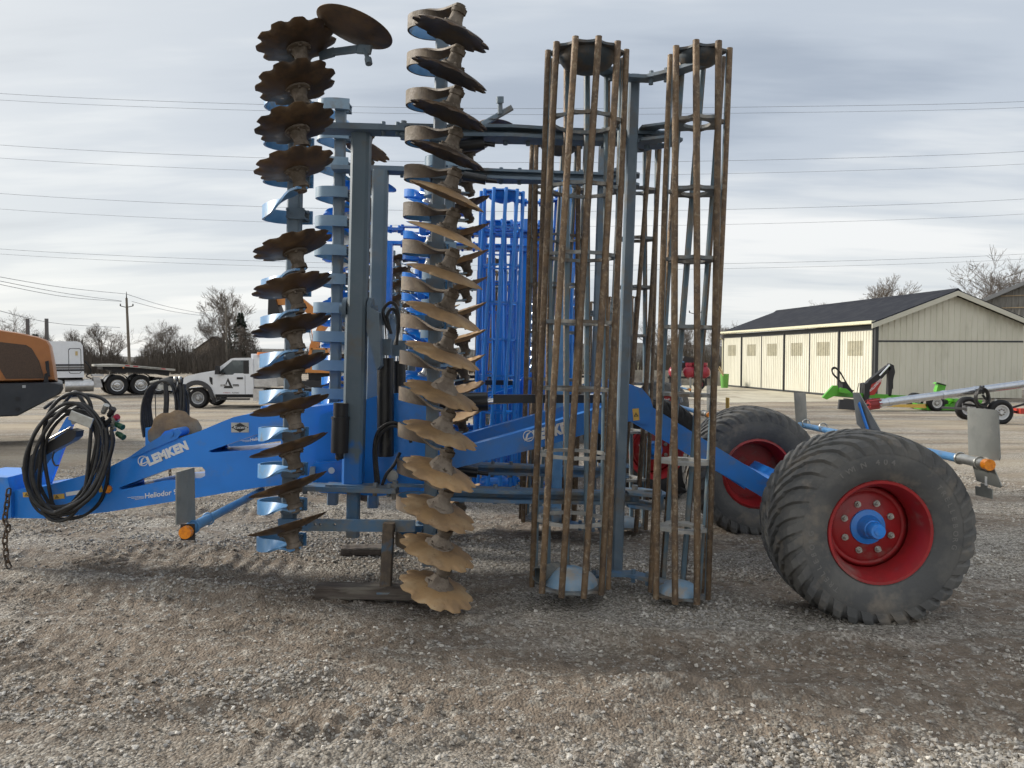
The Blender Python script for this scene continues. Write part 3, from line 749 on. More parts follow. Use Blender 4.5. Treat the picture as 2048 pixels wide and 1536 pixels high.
def sticker(root, p, w, h, ang=0, pm=None, tri=True):
    b = MB(); b.box((0, 0, 0), (w, .002, h)); o = build('warning_sticker', b, M['yellow'], root, T(p) @ RY(-ang), pm)
    if tri:
        s = min(w, h)*.38; t = MB(); t.prism([(-s, -s*.8), (s, -s*.8), (0, s*.95)], -.0035, -.0022, [[(-s*.62, -s*.58), (s*.62, -s*.58), (0, s*.55)]]); t.box((0, -.003, -s*.15), (s*.5, .001, s*.35))
        link('symbol', t.mesh('symbol'), M['ink'], o, T((-w*.18 if w > h*1.2 else 0, 0, 0)))
    return o
def logo_mark(root, p, r, ang=0):
    b = MB(); n = 28
    ring = lambda q: [(q*math.cos(2*math.pi*i/n), q*math.sin(2*math.pi*i/n)) for i in range(n)]
    b.prism(ring(r), -.002, .002, [ring(r*.86)])
    b.prism([(-r*.95, -r*.75), (-r*.2, r*.45), (r*.9, r*.75), (r*.05, r*.28), (-r*.45, -r*.55)], -.002, .002)
    b.prism([(-r*.55, -r*.62), (r*.6, -r*.5), (r*.75, -r*.3), (-r*.35, -r*.40)], -.002, .002)
    return build('logo_mark', b, M['white'], root, T(p) @ RY(-ang))

TONGUE = [(-8, 982), (18, 982), (92, 972), (180, 947), (215, 936), (262, 912), (330, 886), (400, 862), (440, 845), (468, 834), (492, 829), (690, 806), (760, 800), (800, 800), (800, 985), (640, 985), (600, 966), (515, 975), (420, 991), (215, 1024), (95, 1037), (18, 1036), (-8, 1034)]
HOLE1 = [(239, 975), (268, 964), (338, 938), (356, 935), (404, 934), (410, 940), (410, 952), (402, 956), (330, 961), (250, 978), (241, 979)]
HOLE2 = [(417, 902), (470, 884), (512, 869), (540, 866), (560, 868), (562, 888), (548, 895), (500, 900), (424, 905)]
def cultivator(name, label, cat, loc, rz, ms, kind, group, detail=2):
    root = thing(name, label, cat, loc, rz, group)
    for near in (True, False): wing(root, 1, ms, near, detail > 1 and kind == 'used')
    blue = ms['blue']
    # drawbar
    D0 = 5.74
    tb = MB(); tb.prism(poly(TONGUE, D0), D0-YC, D0-YC+.38, [poly(HOLE1, D0), poly(HOLE2, D0)])
    tongue = build('drawbar', tb, blue, root)
    # hitch block
    hb = MB(); hb.prism(poly([(-70, 952), (14, 955), (22, 985), (22, 1036), (6, 1040), (-70, 1032)], 5.70), 5.70-YC, 5.70-YC+.46)
    hb.cyl(L(-40, 1000, 5.9)-Vector((0, 0, .3)), L(-40, 1000, 5.9)+Vector((0, 0, .2)), .06, n=16); build('hitch_block', hb, blue, root)
    # frame box behind the posts
    fb = MB(); fb.prism(poly([(640, 830), (752, 792), (800, 786), (858, 786), (872, 797), (872, 855), (900, 885), (905, 936), (870, 958), (835, 985), (760, 992), (640, 985), (628, 930)], 5.66), 5.66-YC, 5.66-YC+.54)
    frame = build('main_frame', fb, blue, root)
    lb = MB(); lb.prism(poly([(628, 926), (690, 922), (700, 985), (660, 985), (614, 955), (616, 940)], 5.56), 5.56-YC, 5.62-YC); build('bracket_plate', lb, blue, root)
    bb = MB(); q = L(626, 952, 5.56); bb.cyl(q+Vector((0, .02, 0)), q-Vector((0, .05, 0)), .022, n=12); q2 = L(627, 938, 5.56); bb.prism([(q.x-.02, q.z), (q.x+.02, q.z), (q2.x+.018, q2.z+.02), (q2.x-.018, q2.z+.02)], 5.53-YC, 5.555-YC); build('pivot_pin', bb, M['zinc'], root)
    # swinging axle arms
    top = [(884, 906), (1060, 858), (1212, 812), (1226, 784), (1244, 771), (1262, 769), (1284, 777), (1300, 796), (1306, 815), (1425, 889), (1580, 985)]
    bot = [(1580, 1030), (1536, 1001), (1425, 936), (1306, 868), (1262, 842), (1224, 852), (1085, 894), (905, 938)]
    for s in (1, -1):
        ab = MB(); ab.prism(poly(top+bot, 5.36), 5.36-YC, 5.50-YC); ab.prism(poly([(1244, 771), (1262, 769), (1284, 777), (1300, 796), (1306, 815), (1296, 850), (1262, 842), (1228, 850), (1226, 784)], 5.34), 5.335-YC, 5.36-YC)
        build('axle_arm', ab, ms['arm'], root, SC(1, s, 1))
    ax = MB(); ax.beam((2.26, -1.0, .58), (2.26, 1.0, .58), .14, .14); ax.beam((1.95, -.55, .66), (1.95, .55, .66), .12, .12); build('axle', ax, blue, root)
    for s in (1, -1):
        w_ = wheel(root, 2.26, -1.15*s, .566, s, ms, .2)
        if kind == 'used' and s == 1: tyre_letters(w_, 'TWIN 404', .425, 128, 6.2, .05); tyre_letters(w_, 'TRELLEBORG', .425, 232, 5.6, .045); tyre_letters(w_, 'TRELLEBORG', .425, 42, 5.6, .045)
    # fold and lift cylinders
    a, c_ = L(866, 806, 5.72), L(976, 803, 5.72); e = L(1216, 792, 5.72)
    cb = MB(); cb.cyl(a, c_, .072, n=20); cyl = build('lift_cylinder', cb, M['cylblack'], root)
    cr = MB(); cr.cyl(c_, e, .024, n=14); build('rod', cr, M['chrome'], cyl)
    cs = MB(); d1 = c_ + (e-c_)*.045; cs.box((d1+e)/2, ((e-d1).length, .09, .062)); build('rod_lock', cs, M['cylblack'], cyl)
    for i, (x, x2) in enumerate(((771, 768), (797, 800))):
        a, c_ = L(x, 716 if i == 0 else 722, 5.55+.2*i), L(x, 912 if i == 0 else 800, 5.55+.2*i); top_ = L(x2, 640, 5.55+.2*i)
        b = MB(); b.cyl(a, c_, .062 if i == 0 else .055, n=20); vc = build('fold_cylinder', b, M['cylblack'], root)
        r_ = MB(); r_.cyl(a, top_, .025, n=12); build('rod', r_, M['chrome'], vc)
        h_ = MB(); h_.box((a+top_)/2+Vector((0, 0, -.06)), (.10, .05, .12)); h_.cyl(top_-Vector((0, .05, 0)), top_+Vector((0, .05, 0)), .04, n=14); build('rod_eye', h_, ms['frame'], vc)
    b = MB(); a, c_ = L(682, 806, 5.30), L(679, 905, 5.30); mid = a+(c_-a)*.28
    b.cyl(a, mid, .052, n=20); b.cyl(mid, mid+(c_-a)*.05, .065, n=20); b.cyl(mid+(c_-a)*.05, c_, .061, n=20); b.cyl(c_, c_-Vector((0, 0, .045)), .03, n=12); b.cyl(c_-Vector((0, .05, .04)), c_-Vector((0, -.02, .04)), .012, n=8)
    build('document_tube', b, M['black'], root)
    # hoses about the frame
    for pts in ([(752, 965), (748, 900), (757, 862), (785, 845), (812, 858), (818, 875)], [(758, 968), (752, 905), (762, 868), (788, 852), (815, 868), (822, 885)], [(778, 660), (766, 625), (778, 606), (792, 612), (798, 650), (790, 690)], [(782, 668), (774, 632), (786, 618), (796, 640), (793, 690)], [(760, 985), (772, 950), (788, 930), (800, 905)]):
        h = MB(); h.tube(catmull([L(x, y, 5.42+.01*i) for i, (x, y) in enumerate(pts)], 5), .012, 8); build('frame_hose', h, M['rubber'], root)
    b = MB(); q = L(786, 950, 5.6); b.cyl(q, q-Vector((0, .05, 0)), .045, n=20); b.cyl(q-Vector((0, .05, 0)), q-Vector((0, .06, 0)), .034, n=20); build('pin_cap', b, M['zinc'], root)
    # rear light bar with its boards
    bx = 2.85; zb = 1.0
    b = MB(); b.cyl((bx, -1.46, zb), (bx, 1.46, zb-.03), .027, n=14); bar = build('rear_light_bar', b, M['lightblue'], root)
    b = MB(); b.cyl((bx, -1.46, zb), (bx, -1.20, zb), .031, n=14)
    for y in (-1.40, -1.2, .9, 1.3): b.tube([(bx+.036*math.cos(t), y, zb+.036*math.sin(t)) for t in [2*math.pi*i/12 for i in range(12)]], .006, 6, closed=True)
    link('u_bolt', b.mesh('u_bolt'), M['zinc'], bar)
    b = MB(); b.cyl((bx, -1.50, zb), (bx, -1.458, zb), .034, n=20); build('reflector', b, M['amber'], bar)
    def yz(pts, X, m_, nm, th=.003, par=root):
        pp = [LX(x, y, X) for x, y in pts]; b = MB(); b.prism([(q.y, q.z) for q in pp], X-th, X+th, plane='yz'); return build(nm, b, m_, par)
    yz([(1935, 815), (1993, 820), (1997, 824), (2001, 917), (1998, 921), (1982, 921), (1975, 914), (1938, 910)], bx+.035, M['plate'], 'warning_board')
    yz([(1944, 924), (1984, 926), (2004, 972), (2000, 976), (1954, 962)], bx+.04, M['plate'], 'lamp_plate'); yz([(1962, 966), (1975, 969), (1975, 975), (1985, 978), (1985, 998), (1952, 990), (1951, 972), (1962, 974)], bx+.05, M['plate'], 'lamp_bracket')
    b = MB(); q = LX(1972, 962, bx+.036); b.box(q, (.003, .02, .055)); build('label_strip', b, M['white'], root)
    yz([(1588, 785), (1611, 786), (1614, 848), (1592, 845)], bx+.02, M['plate'], 'warning_board')
    yz([(1598, 858), (1613, 862), (1612, 880), (1603, 878)], bx+.02, M['plate'], 'lamp_plate')
    yz([(1706, 785), (1718, 785), (1762, 862), (1732, 866), (1714, 848)], bx-.01, M['plate'], 'slow_vehicle_sign')
    b = MB(); b.beam(LX(1718, 806, bx-.03), LX(1738, 866, bx-.03), .012, .035); build('sign_post', b, ms['blue'], root)
    # front light bar
    fx = -1.98
    b = MB(); b.cyl((fx, -1.40, .59), (fx, -.05, .585), .027, n=14); fbar = build('front_light_bar', b, M['lightblue'], root)
    b = MB(); b.cyl((fx, -1.40, .59), (fx, -1.12, .59), .032, n=14)
    for y in (-1.33, -1.1): b.tube([(fx+.038*math.cos(t), y, .59+.038*math.sin(t)) for t in [2*math.pi*i/12 for i in range(12)]], .006, 6, closed=True)
    link('u_bolt', b.mesh('u_bolt'), M['lightblue'], fbar)
    b = MB(); b.cyl((fx, -1.45, .58), (fx, -1.40, .58), .038, n=20); build('reflector', b, M['amber'], fbar); b = MB(); b.box((fx, -1.405, .575), (.085, .01, .10)); build('reflector_mount', b, M['black'], fbar)
    pp = [LX(x, y, fx-.02) for x, y in ((352, 945), (388, 935), (390, 1042), (352, 1050))]
    b = MB(); b.prism([(q.y, q.z) for q in pp], fx-.0235, fx-.0165, plane='yz'); build('warning_board', b, M['plate'], root)
    # parking stand bar
    b = MB(); a, c_ = L(556, 1050, 5.12), L(830, 1053, 5.12); holes = []
    for x in (601, 612, 630, 640, 669): q = L(x, 1049, 5.12); holes.append([(q.x+.009*math.cos(2*math.pi*i/10), q.z+.009*math.sin(2*math.pi*i/10)) for i in range(10)])
    b.prism([(a.x, a.z-.04), (c_.x, c_.z-.04), (c_.x, c_.z+.04), (a.x, a.z+.04)], 5.12-YC, 5.15-YC, holes); build('stand_bar', b, ms['frame_low'], root)
    a, c_ = L(778, 1046, 5.08), L(771, 1180, 5.05)
    b = MB(); b.beam(a, c_, .075, .075); st = build('parking_stand', b, M['standrust'] if kind == 'used' else ms['blue'], root)
    b = MB(); b.box(c_+Vector((0, 0, -.006)), (.13, .12, .012), 0, None, .02); b.cyl(c_, c_+Vector((0, 0, .03)), .05, n=8); build('foot', b, ms['frame_low'], st)
    # marker discs at the wing tips
    cen = L(707, 64, 4.62); dm = T(cen) @ RX(-5) @ RY(16) @ SC(1, 1, -1)
    md = link('marker_disc', cached('markerdisc', lambda: m_disc(False, .235, 48, .03)), ms['disc'], root, dm)
    b = MB(); b.beam(L(640, 112, 4.9), L(668, 104, 4.85), .06, .02); b.beam(L(668, 104, 4.85), L(716, 98, 4.72), .045, .03); b.beam(L(716, 98, 4.72), L(742, 100, 4.68), .06, .02); b.cyl(L(730, 100, 4.7), L(737, 122, 4.66), .014, n=10); b.cyl(L(736, 117, 4.66), L(738, 128, 4.65), .022, n=10)
    link('marker_arm', b.mesh('marker_arm'), ms['frame'], md, Matrix(), dm)
    cen = L(995, 247, 6.9); dm = T(cen) @ RX(-4) @ RY(6)
    md = link('marker_disc', cached('markerdisc', None), ms['disc'], root, dm @ SC(.75, .75, 1))
    b = MB(); b.beam(L(945, 248, 6.7), L(1004, 216, 6.7), .05, .035); b.cyl(L(980, 228, 6.68), L(979, 198, 6.66), .022, n=10); b.cyl(L(979, 206, 6.66), L(979, 193, 6.65), .034, n=12)
    link('marker_arm', b.mesh('marker_arm'), ms['frame'], md, Matrix(), dm @ SC(.75, .75, 1))
    # small damping cylinders on the upper beams
    for (x0, y0, x1, y1, D) in ((918, 293, 968, 287, 5.3), (928, 352, 972, 360, 6.45), (905, 938, 955, 945, 5.6)):
        b = MB(); b.cyl(L(x0, y0, D), L(x1, y1, D), .042, n=16); b.cyl(L(x1, y1, D), L(x1+22, y1+3, D), .016, n=10); b.cyl(L(x0-14, y0-2, D), L(x0, y0, D), .03, n=10); build('damper', b, M['cylblack'], root)
    # spare notched wheel on the drawbar
    if detail > 1 and kind == 'used':
        cen = L(350, 872, 5.98); dm = T(cen) @ RX(90) @ RY(14) @ RX(8)
        sd = link('drawbar_disc', cached('spoondisc', lambda: m_disc(True, .252, 96, .03, 7, .022)), M['disctan'], root, dm @ SC(.82, .82, 1))
        b = MB(); b.prism(poly([(255, 915), (300, 884), (330, 866), (352, 858), (360, 866), (352, 878), (300, 900), (262, 916)], 5.70), 5.72-YC, 5.735-YC)
        b.prism(poly([(312, 882), (330, 862), (356, 857), (364, 866), (352, 882)], 5.86), 5.86-YC, 5.88-YC)
        q = L(350, 866, 5.78); b.cyl(q-Vector((0, .05, 0)), q+Vector((0, .18, 0)), .035, n=12); b.cyl(q-Vector((0, .07, 0)), q-Vector((0, .04, 0)), .02, n=8)
        build('disc_bracket', b, ms['arm'], root)
    # lettering
    D1 = D0-.003
    text('LEMKEN', .092, M['white'], root, L(298, 931, D1), 23, .07, 0, 1.10, width=.335)
    logo_mark(root, L(286, 922, D1), .04, 20)
    text('Heliodor 9', .055, M['white'], root, L(289, 997, D1), 8, .02, .18, width=.255)
    for i, (x0, x1, y) in enumerate(((255, 288, 994), (263, 288, 996), (270, 288, 998))):
        b = MB(); b.beam(L(x0, y+1, D1), L(x1, y-1.5, D1), .003, .002, ch=0); build('stripe', b, M['white'], root)
    D2 = 5.355
    text('LEMKEN', .10, M['white'], root, L(1070, 881, D2), 15, .07, 0, 1.10, width=.30)
    logo_mark(root, L(1057, 872, D2), .04, 15)
    sticker(root, L(1272, 829, 5.332), .045, .085, 5)
    sticker(root, L(57, 989, D1), .085, .038, 3); sticker(root, L(118, 993, D1), .085, .038, 6)
    b = MB(); b.box((0, 0, 0), (.18, .002, .03)); build('decal', b, M['white'], root, T(L(155, 985, D1)) @ RY(-9))
    b = MB(); b.box((0, 0, 0), (.03, .002, .05)); build('decal', b, M['yellow'], root, T(L(201, 978, D1)) @ RY(-9))
    b = MB(); q = L(217, 978, D1); b.cyl(q, q-Vector((0, .014, 0)), .030, n=24); build('reflector', b, M['amber'], root)
    if kind == 'used':
        q = L(480, 855, D1); b = MB(); b.box((0, 0, 0), (.135, .002, .075)); o = build('dealer_plate', b, M['zinc'], root, T(q))
        b = MB(); b.prism([(-.066, .0), (0, .036), (.066, 0), (0, -.036)], -.003, -.0015); build('emblem', b, M['ink'], o)
        text('Kucera', .03, M['white'], o, (-.05, -.004, -.008), 0, .008, .25, width=.10)
    b = MB(); q = L(663, 941, 5.552); b.cyl(q, q-Vector((0, .003, 0)), .024, n=20); build('decal', b, M['white'], root)
    # chain at the hitch
    if detail > 1:
        pts = [(17, 985), (13, 1015), (10, 1040), (16, 1055), (12, 1068), (10, 1080), (11, 1094), (12, 1108), (14, 1122), (18, 1134)]
        cp = catmull([L(x, y, 5.64) for x, y in pts], 6)
        # links at even spacing
        ds = [0]
        for a, c_ in zip(cp, cp[1:]): ds.append(ds[-1]+(c_-a).length)
        def lk():
            b = MB(); lp = []
            for i in range(14):
                t = 2*math.pi*i/14; lp.append(((.017*math.cos(t)), 0, .017*math.sin(t) + (.015 if math.sin(t) >= 0 else -.015)))
            return b.tube(lp, .0066, 6, closed=True)
        s = 0; k = 0
        while s < ds[-1]:
            j = max(i for i in range(len(ds)) if ds[i] <= s); j = min(j, len(cp)-2)
            t = (s-ds[j])/(ds[j+1]-ds[j]); p = cp[j].lerp(cp[j+1], t); d = (cp[j+1]-cp[j]).normalized()
            rot = d.to_track_quat('Z', 'Y').to_matrix().to_4x4()
            link('chain_link', cached('chainlink', lk), M['chain'], root, T(p) @ rot @ RZ(90*(k % 2)+20)); s += .047; k += 1
    if kind != 'used': return root
    # hose holder on the drawbar
    b = MB(); b.prism(poly([(82, 930), (136, 834), (150, 830), (150, 842), (100, 975), (82, 978)], 5.92), 5.90-YC, 5.93-YC); build('hose_stand', b, blue, root)
    b = MB(); b.beam(L(140, 830, 5.45), L(184, 847, 5.45), .075, .012); b.prism(poly([(143, 812), (160, 806), (166, 822), (158, 842), (144, 850), (140, 838)], 5.80), 5.80-YC, 5.82-YC); b.prism(poly([(184, 838), (194, 842), (196, 868), (180, 862)], 5.70), 5.70-YC, 5.715-YC); build('hose_hook', b, M['zinc'], root)
    return root

def coil_hoses(root):
    rr = random.Random(21)
    for k in range(9):
        cx, cy = 137+rr.uniform(-11, 9), 912+rr.uniform(-8, 9); a = 76+rr.uniform(-24, 14); bb = 112+rr.uniform(-22, 12)
        D = 5.50 + .028*k; pts = []; ph = rr.uniform(0, 1)
        turns = 1.0 if k < 5 else .8; t0 = -35 if k < 5 else 200
        for i in range(33):
            t = R(t0 + 360*turns*i/32)
            x = cx + a*math.cos(t) + 16*math.sin(t) + (3+k)*math.sin(3*t+ph*6); y = cy - bb*math.sin(t) + 4*math.sin(2*t+ph*5) + (8*math.sin(t)**2 if math.sin(t) < 0 else 0)
            pts.append(L(x, y, D + .03*math.sin(t*1.5+ph)))
        h = MB(); h.tube(catmull(pts, 2), .0135, 9); build('hydraulic_hose', h, M['rubber'], root)
    for pts in ([(222, 860), (226, 885), (214, 930), (190, 985), (150, 1020)], [(212, 855), (215, 890), (205, 940), (170, 995), (110, 1025)], [(205, 852), (206, 880), (200, 920), (188, 950)], [(108, 903), (105, 918), (110, 930), (117, 931)]):
        h = MB(); h.tube(catmull([L(x, y, 5.47) for x, y in pts], 6), .0145 if len(pts) > 4 else .006, 9); build('hydraulic_hose', h, M['rubber'], root)
    # guide trough
    b = MB(); b.prism(poly([(142, 858), (156, 862), (154, 874), (146, 882), (112, 900), (98, 908), (82, 930), (72, 948), (70, 978), (62, 980), (50, 962), (46, 935), (62, 912), (88, 892)], 5.62), 5.60-YC, 5.70-YC); build('hose_guide', b, M['black'], root)
    b = MB(); b.beam(L(88, 884, 5.62), L(143, 854, 5.62), .012, .04); build('guide_rail', b, M['zinc'], root)
    for i in range(14):
        x, y = 200+rr.uniform(0, 30), 828+rr.uniform(0, 45); b = MB(); p0 = L(x, y, 5.58+rr.uniform(0, .12)); d = Vector((rr.uniform(-.3, .6), rr.uniform(-.3, .3), rr.uniform(.4, 1))).normalized()
        b.cyl(p0, p0+d*.055, .012, n=8); b.cyl(p0+d*.03, p0+d*.05, .018, n=6); build('hose_coupler', b, M['black'] if i % 3 else M['zinc'], root)
    # couplers with coloured caps
    for i, (x, y, dx, dy, cap) in enumerate(((206, 826, 6, -14, 'zinc'), (218, 832, 8, -13, 'black'), (224, 842, 10, -8, 'capred'), (214, 848, 10, -10, 'black'), (226, 852, 2, -16, 'zinc'), (208, 858, 8, -12, 'black'), (232, 848, 12, 6, 'capgreen'), (234, 866, 12, 8, 'capgreen'))):
        b = MB(); p0, p1 = L(x, y, 5.6), L(x+dx, y+dy, 5.58); b.cyl(p0, p1, .017, n=10); b.cyl(p0.lerp(p1, .6), p1+(p1-p0)*.15, .022, n=12); b.cyl(p0.lerp(p1, .2), p0.lerp(p1, .4), .022, n=6)
        build('hose_coupler', b, M['zinc'] if cap == 'zinc' else (M['black'] if cap == 'black' else mat(cap, (.35, .02, .05) if cap == 'capred' else (.01, .07, .03), .4)), root)
def hanging_hoses(root, off):
    # second machine: hoses hung over the hook in one tall loop; off maps pixels at its own distance
    def Q(x, y): return P(x, y, 9.9)-off
    for k in range(6):
        pts = [(288+2*k, 872), (283+2*k, 840), (285+k, 805), (296+k, 775-k), (318+k, 760-k), (340+2*k, 764), (350+3*k, 790), (352+3*k, 830), (350+3*k, 868)]
        h = MB(); h.tube(catmull([Q(x, y)+Vector((0, .03*k, 0)) for x, y in pts], 5), .016, 8); build('hydraulic_hose', h, M['rubber'], root)
    for x in (330, 334, 362, 368): 
        h = MB(); h.tube(catmull([Q(x, 765), Q(x+1, 800), Q(x-1, 835), Q(x, 875)], 4), .022, 8); build('hydraulic_hose', h, M['rubber'], root)
    for x in (310, 376): h = MB(); h.tube([Q(x, 775), Q(x+1, 810), Q(x+2, 842)], .006, 6); build('hydraulic_hose', h, M['rubber'], root)
    b = MB(); b.beam(Q(316, 771), Q(345, 774), .07, .02); b.beam(Q(300, 762), Q(318, 758), .03, .02); build('hose_tray', b, M['zinc'], root)
    for i in range(9):
        x = 350+3.2*(i % 5)+2*(i//5); y = 752+5*(i % 3)+10*(i//5); b = MB(); b.cyl(Q(x, y+10), Q(x+1, y-2), .02, n=8); build('hose_coupler', b, M['zinc'] if i % 3 == 0 else M['black'], root)

used = dict(frame=M['frame'], frame_low=M['frame_low'], post=M['post'], post2=M['frame'], blue=M['blue'], arm=M['bluedusty'], hubblue=M['blue'], disc=M['disc'], disctan=M['disctan'], hub=M['hub'],
            coilr=[M['coilrust'], M['faded']], coilf=[M['faded'], M['faded']], coilfar=[M['coilgrey'], M['faded']], barout=M['barout'], barin=M['barin'], ring=M['ring'], ringdust=M['ringdust'], cap=M['cap'], dome=M['dome'], tyre=M['tyre'], red=M['red'])
NB = M['newblue']
fresh = dict(frame=NB, frame_low=NB, post=NB, post2=NB, blue=NB, arm=NB, hubblue=NB, disc=NB, disctan=NB, hub=M['zinc'], coilr=[NB, NB], coilf=[NB, NB], coilfar=[NB, NB], barout=NB, barin=NB, ring=NB, ringdust=NB, cap=NB, dome=NB, tyre=M['newtyre'], red=M['red'])
GRP = 'folded disc cultivators parked in the yard'
A = cultivator('disc_cultivator', 'folded blue disc cultivator with rusty discs and cage rollers, nearest the camera', 'cultivator', (0, YC, 0), 0, used, 'used', GRP)
coil_hoses(A)
Bm = cultivator('disc_cultivator', 'new bright blue folded disc cultivator standing directly behind the rusty one', 'cultivator', (-.6, 10.0, -.02), 0, fresh, 'new', GRP, 2)
hanging_hoses(Bm, Vector((-.6, 10.0, 0)))
b = MB(); q = P(1455, 803, 8.55)-Vector((-.6, 10.0, 0)); b.box(q, (.006, .13, .13)); build('marker_plate', b, M['yellow'], Bm)
Cm = cultivator('disc_cultivator', 'used folded disc cultivator with brown discs, third in the row behind the bright blue one', 'cultivator', (-.9, 15.6, -.1), R(2), used, 'far', GRP, 1)
Dm = cultivator('disc_cultivator', 'most distant folded cultivator with thin dark rollers, seen between the cage rollers', 'cultivator', (2.2, 22.5, -.28), R(-4), used, 'far', GRP, 1)

# ================================================================== things lying about the machine
def rough_box(name, c, d, rz, m, seed, label, cat, group=None):
    rr = random.Random(seed); b = MB(); nx = 14; hx, hy, hz = d[0]/2, d[1]/2, d[2]/2; vs = []
    pr = [(-hy+.01, -hz), (hy-.01, -hz), (hy, -hz+.012), (hy, hz-.012), (hy-.01, hz), (-hy+.01, hz), (-hy, hz-.012), (-hy, -hz+.012)]
    for i in range(nx+1):
        x = -hx+2*hx*i/nx
        for (y, z) in pr: vs.append((x+rr.uniform(-.004, .004), y+rr.uniform(-.004, .004), z+rr.uniform(-.003, .004)))
    fs = [(i*8+k, i*8+(k+1) % 8, (i+1)*8+(k+1) % 8, (i+1)*8+k) for i in range(nx) for k in range(8)] + [tuple(range(7, -1, -1)), tuple(nx*8+k for k in range(8))]
    b.add(vs, fs); o = build(name, b, m, None, T(c) @ RZ(rz)); return tag(o, label, cat, group)
q = P(742, 1196, 5.05)
rough_box('timber_block', (q.x+.02, 5.06, .045), (.78, .13, .09), -2, M['timber'], 1, 'long grey timber block under the parking stand foot', 'timber block')
q = P(735, 1082, 6.0)
rough_box('timber_block', (q.x-.04, 6.2, .032), (.42, .15, .065), 6, M['timber'], 2, 'weathered timber block on the gravel behind the parking stand', 'timber block')
def drain_hose():
    b = MB(); p0, p1 = P(1076, 1150, 4.86), P(1116, 1140, 5.02); ax = (p1-p0).normalized(); x = ax.orthogonal().normalized(); y = ax.cross(x); n = 20; m = 40; vs = []
    for j in range(m):
        r = .052 + (.004 if j % 2 else 0); c = p0.lerp(p1, j/(m-1)); vs += [c+(x*math.cos(2*math.pi*i/n)+y*math.sin(2*math.pi*i/n))*r for i in range(n)]
    for j in range(m):
        r = .046; c = p0.lerp(p1, (m-1-j)/(m-1)); vs += [c+(x*math.cos(2*math.pi*i/n)+y*math.sin(2*math.pi*i/n))*r for i in range(n)]
    k = 2*m; fs = [((j % k)*n+i, (j % k)*n+(i+1) % n, ((j+1) % k)*n+(i+1) % n, ((j+1) % k)*n+i) for j in range(k) for i in range(n)]
    b.add(vs, fs, 0, True); tag(build('corrugated_pipe', b, mat('grey_corrugated_plastic', (.13, .14, .135), .6, dirt=(.24, .22, .19), dscale=9)), 'short grey corrugated pipe lying inside the wider cage roller', 'pipe')
drain_hose()

# ================================================================== buildings
CREAM = mat('cream_sheet_metal', (.64, .62, .52), .5, col2=(.59, .57, .47), scale=1.2, dirt=(.40, .39, .31), dscale=.9, dlo=.58, dhi=.85, stretch=(1, 1, .3))
TRIM = mat('dark_grey_trim', (.035, .038, .042), .5); FASCIA = mat('pale_fascia', (.55, .53, .44), .5)
ROOF = mat('dark_roof_sheet', (.024, .026, .034), .85, col2=(.034, .036, .043), scale=2, spec=.15)
SKYL = mat('clouded_window_sheet', (.33, .31, .23), .4, col2=(.40, .37, .27), scale=3)
GUTTER = mat('cream_gutter_paint', (.66, .63, .46), .45)
def ribbed(u0, u1, ztop, zbot, pitch=.30, depth=.03):
    """profile sheet in the xz plane facing -y, top following the function ztop"""
    b = MB(); us = [u0]; u = u0
    while u < u1-1e-6:
        for d, in ((pitch*.62,), (pitch*.70,), (pitch*.92,), (pitch,)):
            if u+d < u1: us.append(u+d)
        u += pitch
    us.append(u1); us = sorted(set(round(k, 4) for k in us)); vs = []
    for k in us:
        f = ((k-u0) % pitch)/pitch; y = -depth if .69 < f < .93 else 0
        vs += [(k, y, zbot), (k, y, ztop(k))]
    n = len(us); b.add(vs, [(2*i, 2*i+2, 2*i+3, 2*i+1) for i in range(n-1)]); return b
